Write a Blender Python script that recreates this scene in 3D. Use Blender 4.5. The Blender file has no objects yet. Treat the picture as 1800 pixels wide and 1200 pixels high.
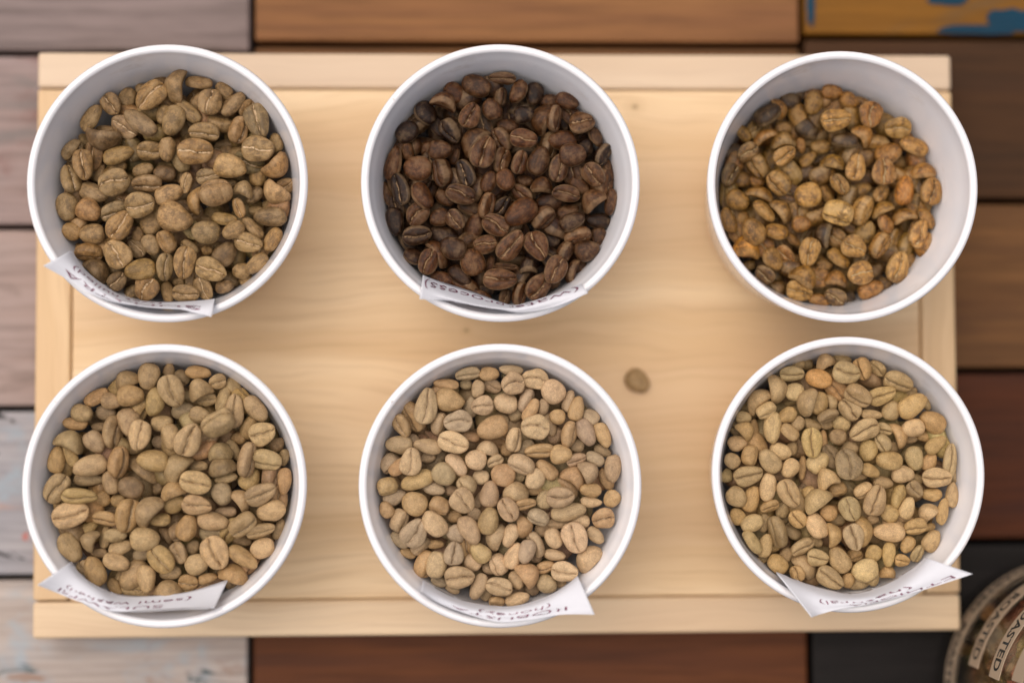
import bpy, math, random
import numpy as np
from mathutils import Matrix, Vector, Euler

scene = bpy.context.scene
MM = 0.001
rnd = random.Random(7)

# ------------------------------------------------------------------ camera
cam_data = bpy.data.cameras.new("camera")
cam = bpy.data.objects.new("camera", cam_data)
scene.collection.objects.link(cam)
cam.location = (-0.016584, -0.027611, 0.566)
cam.rotation_mode = 'XYZ'
cam.rotation_euler = (0.05076008, -0.0370936, -0.0047139)
cam_data.sensor_width = 36.0
cam_data.lens = 60.0
cam_data.clip_start = 0.01
cam_data.clip_end = 20.0
cam_data.dof.use_dof = True
cam_data.dof.focus_distance = 0.503
cam_data.dof.aperture_fstop = 3.1
scene.camera = cam

# ------------------------------------------------------------------ sky, sun, exposure
SUN_EL, SUN_AZ = math.radians(70), math.radians(-50)      # azimuth measured from +Y towards +X
world = bpy.data.worlds.new("World")
scene.world = world
world.use_nodes = True
wn = world.node_tree.nodes
sky = wn.new("ShaderNodeTexSky")
sky.sky_type = 'NISHITA'
sky.sun_disc = False
sky.sun_elevation = SUN_EL
sky.sun_rotation = SUN_AZ
sky.dust_density = 9.0
sky.air_density = 0.6
sky.ozone_density = 0.3
world.node_tree.links.new(sky.outputs[0], wn["Background"].inputs[0])
wn["Background"].inputs[1].default_value = 0.09
sun_data = bpy.data.lights.new("sun", 'SUN')
sun_data.energy = 2.25
sun_data.angle = math.radians(104)
sun_data.color = (1.0, 0.97, 0.935)
sun = bpy.data.objects.new("sun", sun_data)
scene.collection.objects.link(sun)
d = Vector((math.sin(SUN_AZ) * math.cos(SUN_EL), math.cos(SUN_AZ) * math.cos(SUN_EL), math.sin(SUN_EL)))
sun.rotation_euler = d.to_track_quat('Z', 'Y').to_euler()
scene.view_settings.view_transform = 'Standard'
scene.view_settings.look = 'None'
scene.view_settings.gamma = 1.0
scene.view_settings.exposure = -0.12

# ------------------------------------------------------------------ helpers
def link(o, parent=None):
    scene.collection.objects.link(o)
    if parent is not None:
        o.parent = parent
    return o

def mesh_obj(name, verts, faces, mat=None, parent=None, smooth=True):
    me = bpy.data.meshes.new(name)
    me.from_pydata([tuple(v) for v in verts], [], [tuple(f) for f in faces])
    if smooth:
        me.polygons.foreach_set("use_smooth", [True] * len(me.polygons))
    me.update()
    if mat:
        me.materials.append(mat)
    return link(bpy.data.objects.new(name, me), parent)

def empty(name, loc):
    o = bpy.data.objects.new(name, None)
    o.location = loc
    o.empty_display_size = 0.01
    return link(o)

def tag(o, label, cat, group=None):
    o["label"] = label
    o["category"] = cat
    if group:
        o["group"] = group
    return o

def lathe(profile, seg=96, wob=None):
    """profile: list of (r, z); first/last with r == 0 close the shape"""
    V, F, rings = [], [], []
    for r, z in profile:
        if r < 1e-9:
            rings.append([len(V)]); V.append((0, 0, z)); continue
        ring = []
        for k in range(seg):
            a = 2 * math.pi * k / seg
            rr = r * (1 + (wob(a, z) if wob else 0))
            ring.append(len(V)); V.append((rr * math.cos(a), rr * math.sin(a), z))
        rings.append(ring)
    for A, B in zip(rings[:-1], rings[1:]):
        for k in range(seg):
            k2 = (k + 1) % seg
            if len(A) == 1 and len(B) == 1: continue
            if len(A) == 1: F.append((A[0], B[k2], B[k]))
            elif len(B) == 1: F.append((A[k], A[k2], B[0]))
            else: F.append((A[k], A[k2], B[k2], B[k]))
    return V, F

def box_mesh(x0, x1, y0, y1, z0, z1, bev=0.0005, seg=3):
    """box with rounded edges (bmesh bevel)"""
    import bmesh
    bm = bmesh.new()
    vs = [bm.verts.new(p) for p in ((x0,y0,z0),(x1,y0,z0),(x1,y1,z0),(x0,y1,z0),(x0,y0,z1),(x1,y0,z1),(x1,y1,z1),(x0,y1,z1))]
    for f in ((3,2,1,0),(4,5,6,7),(0,1,5,4),(1,2,6,5),(2,3,7,6),(3,0,4,7)):
        bm.faces.new([vs[i] for i in f])
    if bev:
        bmesh.ops.bevel(bm, geom=list(bm.edges), offset=bev, segments=seg, affect='EDGES', profile=0.5)
    V = [v.co.copy() for v in bm.verts]
    bm.verts.index_update()
    F = [[v.index for v in f.verts] for f in bm.faces]
    bm.free()
    return V, F

# ------------------------------------------------------------------ materials
class NT:
    def __init__(self, name):
        self.m = bpy.data.materials.new(name)
        self.m.use_nodes = True
        self.t = self.m.node_tree
        self.n = self.t.nodes
        self.b = self.n["Principled BSDF"]
    def node(self, typ, **kw):
        n = self.n.new(typ)
        for k, v in kw.items(): setattr(n, k, v)
        return n
    def set(self, sock, v):
        if hasattr(v, "is_linked") or isinstance(v, bpy.types.NodeSocket): self.t.links.new(v, sock)
        else: sock.default_value = v
    def obj(self): return self.node("ShaderNodeTexCoord").outputs["Object"]
    def mapping(self, vec, scale=(1,1,1), loc=(0,0,0), rot=(0,0,0)):
        n = self.node("ShaderNodeMapping")
        self.set(n.inputs[0], vec); n.inputs["Scale"].default_value = scale
        n.inputs["Location"].default_value = loc; n.inputs["Rotation"].default_value = rot
        return n.outputs[0]
    def noise(self, vec, scale=5, detail=4, rough=0.55, dist=0.0, col=False):
        n = self.node("ShaderNodeTexNoise")
        self.set(n.inputs["Vector"], vec)
        n.inputs["Scale"].default_value = scale; n.inputs["Detail"].default_value = detail
        n.inputs["Roughness"].default_value = rough; n.inputs["Distortion"].default_value = dist
        return n.outputs["Color" if col else "Fac"]
    def ramp(self, fac, lo, hi, a=0.0, b=1.0):
        n = self.node("ShaderNodeMapRange", interpolation_type='SMOOTHSTEP')
        self.set(n.inputs[0], fac)
        for i, v in zip((1,2,3,4), (lo, hi, a, b)): self.set(n.inputs[i], v)
        return n.outputs[0]
    def mix(self, fac, a, b, mode='MIX'):
        n = self.node("ShaderNodeMix", data_type='RGBA', blend_type=mode)
        self.set(n.inputs[0], fac)
        for i, v in ((6, a), (7, b)):
            if isinstance(v, tuple) and len(v) == 3: v = v + (1.0,)
            self.set(n.inputs[i], v)
        return n.outputs[2]
    def math(self, op, a, b=0.0, clamp=False):
        n = self.node("ShaderNodeMath", operation=op, use_clamp=clamp)
        self.set(n.inputs[0], a); self.set(n.inputs[1], b)
        return n.outputs[0]
    def attr(self, name, out="Fac"):
        n = self.node("ShaderNodeAttribute", attribute_name=name)
        return n.outputs[out]
    def bump(self, height, strength=0.3, dist=0.001):
        n = self.node("ShaderNodeBump")
        n.inputs["Strength"].default_value = strength; n.inputs["Distance"].default_value = dist
        self.set(n.inputs["Height"], height)
        self.t.links.new(n.outputs[0], self.b.inputs["Normal"])
    def out(self, col, rough, spec=0.5):
        if isinstance(col, tuple) and len(col) == 3: col = col + (1.0,)
        self.set(self.b.inputs["Base Color"], col)
        self.set(self.b.inputs["Roughness"], rough)
        self.b.inputs["Specular IOR Level"].default_value = spec
        return self.m

def plank_material(name, c1, c2, paints=(), seed=0.0, rough=0.62, spec=0.16):
    """grainy reclaimed board (grain along x); paints = (colour, mask scale xyz, low, high)"""
    k = NT(name)
    co = k.mapping(k.obj(), loc=(seed * 3.1, seed * 1.7, 0))
    g1 = k.noise(k.mapping(co, scale=(6, 90, 30)), scale=1.0, detail=6, rough=0.62, dist=0.6)
    g2 = k.noise(k.mapping(co, scale=(25, 420, 90)), scale=1.0, detail=4, rough=0.6)
    col = k.mix(k.ramp(g1, 0.34, 0.66), c1, c2)
    col = k.mix(k.ramp(g2, 0.30, 0.62, 0.45, 0.0), col, tuple(v * 0.45 for v in c1))
    for i, (pc, sc, lo, hi) in enumerate(paints):
        m = k.noise(k.mapping(co, scale=sc, loc=(i * 7.3 + 1.1, i * 3.9, 0)), scale=1.0, detail=5, rough=0.6, dist=0.8)
        col = k.mix(k.ramp(m, lo, hi), col, pc)
    k.bump(k.math('ADD', k.math('MULTIPLY', g1, 0.6), k.math('MULTIPLY', g2, 0.4)), 0.5, 0.0006)
    return k.out(col, k.ramp(g1, 0.3, 0.7, rough - 0.08, rough + 0.08), spec)

def board_material(name, along_y=False, knots=(), seed=0.0, shade=1.0, pale=0.0):
    k = NT(name)
    raw = k.obj()
    co = k.mapping(raw, rot=(0, 0, math.pi / 2) if along_y else (0, 0, 0), loc=(seed * 1.3, seed * 0.7, 0))
    warp = k.noise(k.mapping(co, scale=(7, 14, 5)), scale=1.0, detail=3)
    w = k.node("ShaderNodeVectorMath", operation='ADD')
    k.set(w.inputs[0], co)
    wc = k.node("ShaderNodeCombineXYZ"); k.set(wc.inputs[1], k.math('MULTIPLY', warp, 0.030))
    k.set(w.inputs[1], wc.outputs[0])
    g1 = k.noise(k.mapping(w.outputs[0], scale=(3.5, 75, 20)), scale=1.0, detail=5, rough=0.55)
    g2 = k.noise(k.mapping(w.outputs[0], scale=(22, 700, 100)), scale=1.0, detail=3, rough=0.6)
    big = k.noise(k.mapping(co, scale=(9, 22, 9)), scale=1.0, detail=2)
    S = lambda r, g, b: (r * shade, g * shade, b * shade)
    col = k.mix(k.ramp(g1, 0.36, 0.68), S(0.80, 0.595, 0.36), S(0.66, 0.45, 0.24))
    col = k.mix(k.ramp(big, 0.42, 0.64, 0.0, 0.75), col, S(0.62, 0.42, 0.235))
    col = k.mix(k.ramp(g2, 0.48, 0.68, 0.0, 0.45), col, S(0.53, 0.34, 0.18))
    for (kx, ky, kr) in knots:
        v = k.node("ShaderNodeVectorMath", operation='DISTANCE')
        k.set(v.inputs[0], k.mapping(raw, scale=(0.85, 1.15, 0)))
        v.inputs[1].default_value = (kx * 0.85, ky * 1.15, 0)
        dn = k.math('ADD', v.outputs["Value"], k.math('MULTIPLY', k.math('SUBTRACT', big, 0.5), 0.0012))
        col = k.mix(k.ramp(dn, kr * 0.2, kr, 0.75, 0.0), col, (0.22, 0.14, 0.07))
        col = k.mix(k.ramp(dn, kr * 0.8, kr * 3.2, 0.22, 0.0), col, (0.42, 0.25, 0.10))
    if pale: col = k.mix(pale, col, (0.60, 0.48, 0.375))
    k.bump(g2, 0.12, 0.0002)
    return k.out(col, k.ramp(g1, 0.3, 0.7, 0.42, 0.52), 0.4)

def ceramic_material():
    k = NT("white_glaze")
    co = k.obj()
    n = k.noise(co, scale=45, detail=2)
    sp = k.node("ShaderNodeTexVoronoi"); k.set(sp.inputs["Vector"], co); sp.inputs["Scale"].default_value = 75
    rare = k.noise(co, scale=60, detail=1)
    speck = k.math('MULTIPLY', k.ramp(sp.outputs["Distance"], 0.03, 0.07, 1.0, 0.0), k.ramp(rare, 0.54, 0.60))
    col = k.mix(k.ramp(n, 0.3, 0.7), (0.86, 0.85, 0.87), (0.89, 0.88, 0.90))
    col = k.mix(k.math('MULTIPLY', speck, 0.7), col, (0.20, 0.13, 0.08))
    sm = k.noise(k.mapping(co, scale=(30, 30, 70)), scale=1.0, detail=5, rough=0.7)
    col = k.mix(k.ramp(sm, 0.60, 0.80, 0.0, 0.35), col, (0.50, 0.40, 0.30))
    k.bump(k.noise(co, scale=320, detail=2), 0.05, 0.0002)
    m = k.out(col, 0.16, 0.5)
    k.b.inputs["Coat Weight"].default_value = 0.3
    k.b.inputs["Coat Roughness"].default_value = 0.06
    return m

def paper_material(name, c):
    k = NT(name)
    co = k.obj()
    n = k.noise(co, scale=900, detail=3)
    k.bump(n, 0.15, 0.0001)
    return k.out(k.mix(n, tuple(v * 0.97 for v in c), c), 0.75, 0.25)

def ink_material(name, c):
    k = NT(name)
    n = k.noise(k.obj(), scale=1400, detail=2)
    return k.out(k.mix(k.ramp(n, 0.35, 0.7), c, tuple(min(1, v * 1.9 + 0.02) for v in c)), 0.6, 0.3)

def bean_material(name, chaff, rim=0.0, mottle=0.35, dust=0.0, rough=0.55, chaff_amt=1.0, spec=0.45):
    """object colour x per-bean tint; skin mottling and pale silverskin in the crease follow attributes stored on the beans"""
    k = NT(name)
    oi = k.node("ShaderNodeObjectInfo")
    base = k.mix(1.0, oi.outputs["Color"], k.attr("tint", "Color"), 'MULTIPLY')
    off = k.math('ADD', k.math('MULTIPLY', oi.outputs["Random"], 61.0), k.math('MULTIPLY', k.attr("rnd"), 83.0))
    oc = k.node("ShaderNodeCombineXYZ")
    for i in range(3): k.set(oc.inputs[i], off)
    v = k.node("ShaderNodeVectorMath", operation='ADD')
    k.set(v.inputs[0], k.attr("bean_co", "Vector")); k.set(v.inputs[1], oc.outputs[0])
    p = v.outputs[0]
    n1 = k.noise(p, scale=1.6, detail=5, rough=0.62)
    n2 = k.noise(k.mapping(p, scale=(3.4, 5.5, 5.5)), scale=1.0, detail=4, rough=0.6)
    n3 = k.noise(p, scale=16, detail=3, rough=0.7)
    base = k.mix(k.ramp(n3, 0.36, 0.64), k.mix(1.0, base, (0.80, 0.78, 0.76), 'MULTIPLY'), k.mix(1.0, base, (1.16, 1.16, 1.16), 'MULTIPLY'))
    col = k.mix(k.ramp(n1, 0.38, 0.58, mottle, 0.0), base, (0.34, 0.30, 0.26), 'MULTIPLY')
    col = k.mix(k.ramp(n2, 0.47, 0.66, 0.0, mottle), col, k.mix(1.0, base, (1.45, 1.40, 1.35), 'MULTIPLY'))
    if dust:
        col = k.mix(k.math('MULTIPLY', k.ramp(n1, 0.48, 0.68), k.ramp(n3, 0.40, 0.62, 0.25, dust)), col, tuple(c * 0.8 for c in chaff))
    if rim:
        e = k.math('MULTIPLY', k.ramp(k.attr("edge"), 0.35, 0.95), k.ramp(n2, 0.25, 0.7, 0.4, 1.0))
        col = k.mix(k.math('MULTIPLY', e, rim, clamp=True), col, tuple(c * 0.85 for c in chaff))
    n4 = k.noise(k.mapping(p, scale=(5, 9, 9)), scale=1.0, detail=3, rough=0.65)
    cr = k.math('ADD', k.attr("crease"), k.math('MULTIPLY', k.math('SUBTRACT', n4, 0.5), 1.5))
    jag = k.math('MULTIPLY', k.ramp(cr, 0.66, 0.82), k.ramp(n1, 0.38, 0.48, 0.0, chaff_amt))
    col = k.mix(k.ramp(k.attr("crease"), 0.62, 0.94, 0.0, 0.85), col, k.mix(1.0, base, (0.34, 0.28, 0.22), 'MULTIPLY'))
    col = k.mix(jag, col, chaff)
    h = k.math('ADD', k.math('ADD', k.math('MULTIPLY', n3, 0.45), k.math('MULTIPLY', n2, 0.55)), k.math('MULTIPLY', jag, 0.8))
    k.bump(h, 0.55, 0.0007)
    return k.out(col, k.ramp(n1, 0.3, 0.7, rough - 0.08, rough + 0.12), spec)

# ------------------------------------------------------------------ table of reclaimed painted planks
table = empty("tabletop", (0, 0, 0))
table["kind"] = "structure"
BLUE, DKBLUE, BLACK, RUST = (0.16, 0.30, 0.40), (0.001, 0.030, 0.060), (0.018, 0.017, 0.016), (0.45, 0.13, 0.10)
PL = {
 'mauve':  plank_material("mauve_grey_plank", (0.184, 0.140, 0.128), (0.264, 0.204, 0.192), [((0.10, 0.075, 0.06), (9, 40, 1), 0.48, 0.68)], 1.0),
 'pink':   plank_material("pinkish_plank", (0.288, 0.212, 0.192), (0.336, 0.256, 0.240), [((0.20, 0.10, 0.085), (40, 70, 1), 0.52, 0.74), ((0.20, 0.17, 0.16), (24, 90, 1), 0.50, 0.72)], 2.0),
 'pink2':  plank_material("worn_pink_plank", (0.340, 0.251, 0.221), (0.365, 0.281, 0.255), [((0.20, 0.15, 0.13), (36, 90, 1), 0.52, 0.74)], 3.0),
 'chip':   plank_material("chipped_paint_plank", (0.30, 0.29, 0.31), (0.37, 0.35, 0.36), [((0.30, 0.34, 0.38), (40, 60, 1), 0.48, 0.66), ((0.36, 0.27, 0.25), (45, 70, 1), 0.55, 0.68), (BLACK, (55, 70, 1), 0.57, 0.64), (RUST, (45, 90, 1), 0.62, 0.68)], 4.0),
 'pale':   plank_material("pale_blue_plank", (0.40, 0.33, 0.285), (0.48, 0.42, 0.385), [((0.33, 0.38, 0.42), (32, 55, 1), 0.48, 0.68), ((0.30, 0.20, 0.15), (36, 60, 1), 0.56, 0.70), ((0.07, 0.09, 0.09), (48, 70, 1), 0.62, 0.70)], 5.6),
 'orange': plank_material("orange_brown_plank", (0.204, 0.089, 0.036), (0.281, 0.132, 0.051), [((0.15, 0.065, 0.035), (6, 30, 1), 0.52, 0.74)], 6.0),
 'mahog':  plank_material("mahogany_plank", (0.091, 0.029, 0.011), (0.140, 0.048, 0.017), [((0.08, 0.03, 0.016), (6, 34, 1), 0.50, 0.72)], 7.0),
 'mustard':plank_material("mustard_painted_plank", (0.212, 0.089, 0.009), (0.170, 0.072, 0.010), [((0.12, 0.07, 0.03), (16, 24, 1), 0.55, 0.75)], 8.0),
 'dark':   plank_material("dark_brown_plank", (0.046, 0.020, 0.007), (0.071, 0.031, 0.012), [((0.045, 0.02, 0.01), (6, 40, 1), 0.5, 0.72)], 9.0),
 'mid':    plank_material("medium_brown_plank", (0.115, 0.052, 0.019), (0.180, 0.083, 0.030), [((0.09, 0.04, 0.018), (7, 40, 1), 0.5, 0.74)], 10.0),
 'red':    plank_material("red_brown_plank", (0.059, 0.017, 0.006), (0.087, 0.026, 0.010), [((0.05, 0.016, 0.009), (6, 40, 1), 0.5, 0.72)], 11.0),
 'black':  plank_material("blackened_plank", (0.010, 0.008, 0.007), (0.018, 0.015, 0.014), [((0.045, 0.04, 0.04), (20, 30, 1), 0.58, 0.74)], 12.0),
}
def plank(x0, x1, y0, y1, mat, lift=0.0):
    g = 0.9 + 0.3 * rnd.random()
    V, F = box_mesh(x0*MM, x1*MM, y0*MM, y1*MM, -0.018, lift*MM, 0.0009, 2)
    V = [(v[0] + (0.4*MM*math.sin(v[1]*90) if abs(v[0]) > 0.3 else 0), v[1], v[2]) for v in V]
    return mesh_obj("plank", V, F, PL[mat], table, smooth=False)
# left-hand column, middle column, right-hand column; each with its own joints
for x0, x1, ys, ms in (
    (-430, -82.6, (270, 213, 155, 97.2, 39.3, -20.5, -75.6, -133, -190, -250), ('pale','pink','mauve','pink','pink2','chip','pale','mauve','pink2')),
    (-80.7, 102.0, (270, 214, 158, 100.6, 43, -15, -73, -133, -190, -250), ('dark','mustard','orange','mid','red','dark','mahog','mid','orange')),
    (103.8, 430, (270, 216, 160, 103.6, 47.9, -9.2, -66.2, -124, -188, -250), ('mid','red','mustard','dark','mid','red','black','mahog','dark')),
):
    for a, b, m in zip(ys[:-1], ys[1:], ms):
        plank(x0, x1, b + 1.0, a - 1.0, m, -0.5 + 0.5 * rnd.random())
# blue paint left along the edges of the mustard board
def paint_patch(pts, z, mat):
    n = len(pts)
    cx, cy = sum(p[0] for p in pts)/n, sum(p[1] for p in pts)/n
    V = [(cx*MM, cy*MM, (z+0.25)*MM)] + [(x*MM, y*MM, z*MM) for x, y in pts]
    F = [(0, 1+i, 1+(i+1) % n) for i in range(n)]
    return mesh_obj("paint_patch", V, F, mat, table)
blue_paint = plank_material("blue_paint", DKBLUE, (0.003, 0.045, 0.080), [((0.03, 0.035, 0.04), (30, 60, 1), 0.58, 0.7)], 3.3, rough=0.5)
def blob(x0, x1, y0, y1, seed, n=28):
    r = random.Random(seed); out = []
    for i in range(n):
        a = 2*math.pi*i/n; q = 0.85 + 0.25*r.random()
        out.append(((x0+x1)/2 + (x1-x0)/2*q*math.copysign(abs(math.cos(a))**0.7, math.cos(a)), (y0+y1)/2 + (y1-y0)/2*q*math.copysign(abs(math.sin(a))**0.7, math.sin(a))))
    return out
paint_patch(blob(104.6, 107.6, 107.0, 125, 1), 0.25, blue_paint)
paint_patch(blob(150, 176, 104.4, 108.0, 2), 0.25, blue_paint)
paint_patch(blob(166, 184, 105.6, 113.5, 3), 0.30, blue_paint)
paint_patch(blob(146, 160, 114.6, 120, 4), 0.25, blue_paint)
ux, uf = box_mesh(-0.43, 0.43, -0.25, 0.27, -0.032, -0.0185, 0)
mesh_obj("dark_underlay", ux, uf, PL['black'], table, smooth=False)  # dark sheet added under the planks so the gaps look black

# ------------------------------------------------------------------ serving board
tray = tag(empty("serving_board", (0, 0, 0)), "pale wooden serving board with framed edge under the six white bowls", "serving board")
BW, BH, BT = 147.6, 93.1, 20.0
PX, PY = 136.2, 81.4
def board_piece(name, x0, x1, y0, y1, z1, mat, bev):
    V, F = box_mesh(x0*MM, x1*MM, y0*MM, y1*MM, 0.0006, z1*MM, bev*MM, 4)
    return mesh_obj(name, V, F, mat, tray, smooth=False)
board_piece("rail", -BW, BW, PY + 0.25, BH, BT, board_material("board_rail_wood", seed=4.0, pale=0.6), 1.1)
board_piece("rail", -BW, BW, -BH, -PY - 0.25, BT, board_material("board_rail_wood_front", seed=9.0, pale=0.25), 1.1)
board_piece("stile", -BW, -PX - 0.25, -PY + 0.2, PY - 0.2, BT, board_material("board_stile_wood", True, seed=2.0), 0.9)
board_piece("stile", PX + 0.25, BW, -PY + 0.2, PY - 0.2, BT, board_material("board_stile_wood_far", True, seed=6.0), 0.9)
pn = board_piece("panel", -PX - 0.10, PX + 0.10, -PY - 0.10, PY + 0.10, BT - 0.9, board_material("board_panel_wood", knots=((0.0441, 0.0761, 0.0014), (-0.0108, 0.0037, 0.0007))), 0.9)
tongue_v, tongue_f = box_mesh((-PX-0.2)*MM, (PX+0.2)*MM, (-PY-0.2)*MM, (PY+0.2)*MM, 0.004, 0.0165, 0)
mesh_obj("tongue", tongue_v, tongue_f, pn.data.materials[0], tray, smooth=False)

# ------------------------------------------------------------------ bowls
GLAZE = ceramic_material()
Z0, H = BT - 0.9, 72.0                      # board surface and rim height in mm
BOWLS = [(-97.69, 43.75, 40.48), (-1.15, 43.89, 40.75), (99.49, 42.87, 40.1), (-98.03, -43.61, 40.65), (-1.62, -44.1, 40.95), (99.93, -41.49, 40.1)]
BNAME = ["upper left bowl", "upper middle bowl", "upper right bowl", "lower left bowl", "lower middle bowl", "lower right bowl"]
BLABEL = ["white ceramic bowl of olive brown beans above the grey planks, upper left",
          "white ceramic bowl holding the darkest brown beans, between two bowls at the top",
          "white ceramic bowl without a paper label, filled lowest with orange brown beans",
          "white ceramic bowl of tan beans in the lower left corner of the board",
          "white ceramic bowl of small pale beans in the middle of the lower row",
          "white ceramic bowl of pale yellowish beans nearest the glass jar"]
def bowl_profile(R):
    h = H - Z0
    lip = 1.25
    cx = R - lip
    P = [(0, 1.6), (26.5, 1.6), (27.5, 0.4), (29.0, 0.0), (31.5, 0.2), (32.6, 1.6), (34.2, 10), (36.6, 26), (38.6, 40), (39.7, h - 5.5), (R - 0.12, h - 2.6), (R, h - 1.1)]
    for a in (20, 45, 70, 90, 110, 135, 160):
        t = math.radians(a)
        P.append((cx + lip*math.cos(t), h - lip + lip*math.sin(t)))
    P += [(cx - lip, h - 1.3), (37.35, h - 3.4), (36.6, h - 6.2), (35.5, h - 11), (34.2, h - 18), (32.3, h - 28), (29.6, h - 39), (27.2, 7.0), (24.5, 5.0), (20, 4.4), (0, 4.2)]
    return [(r*MM, z*MM) for r, z in P]
bowl_obs = []
for i, (bx, by, br) in enumerate(BOWLS):
    V, F = lathe(bowl_profile(br), 128)
    o = mesh_obj("bowl", V, F, GLAZE)
    o.location = (bx*MM, by*MM, Z0*MM)
    tag(o, BLABEL[i], "bowl", "white ceramic bowls on the board")
    bowl_obs.append(o)
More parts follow.
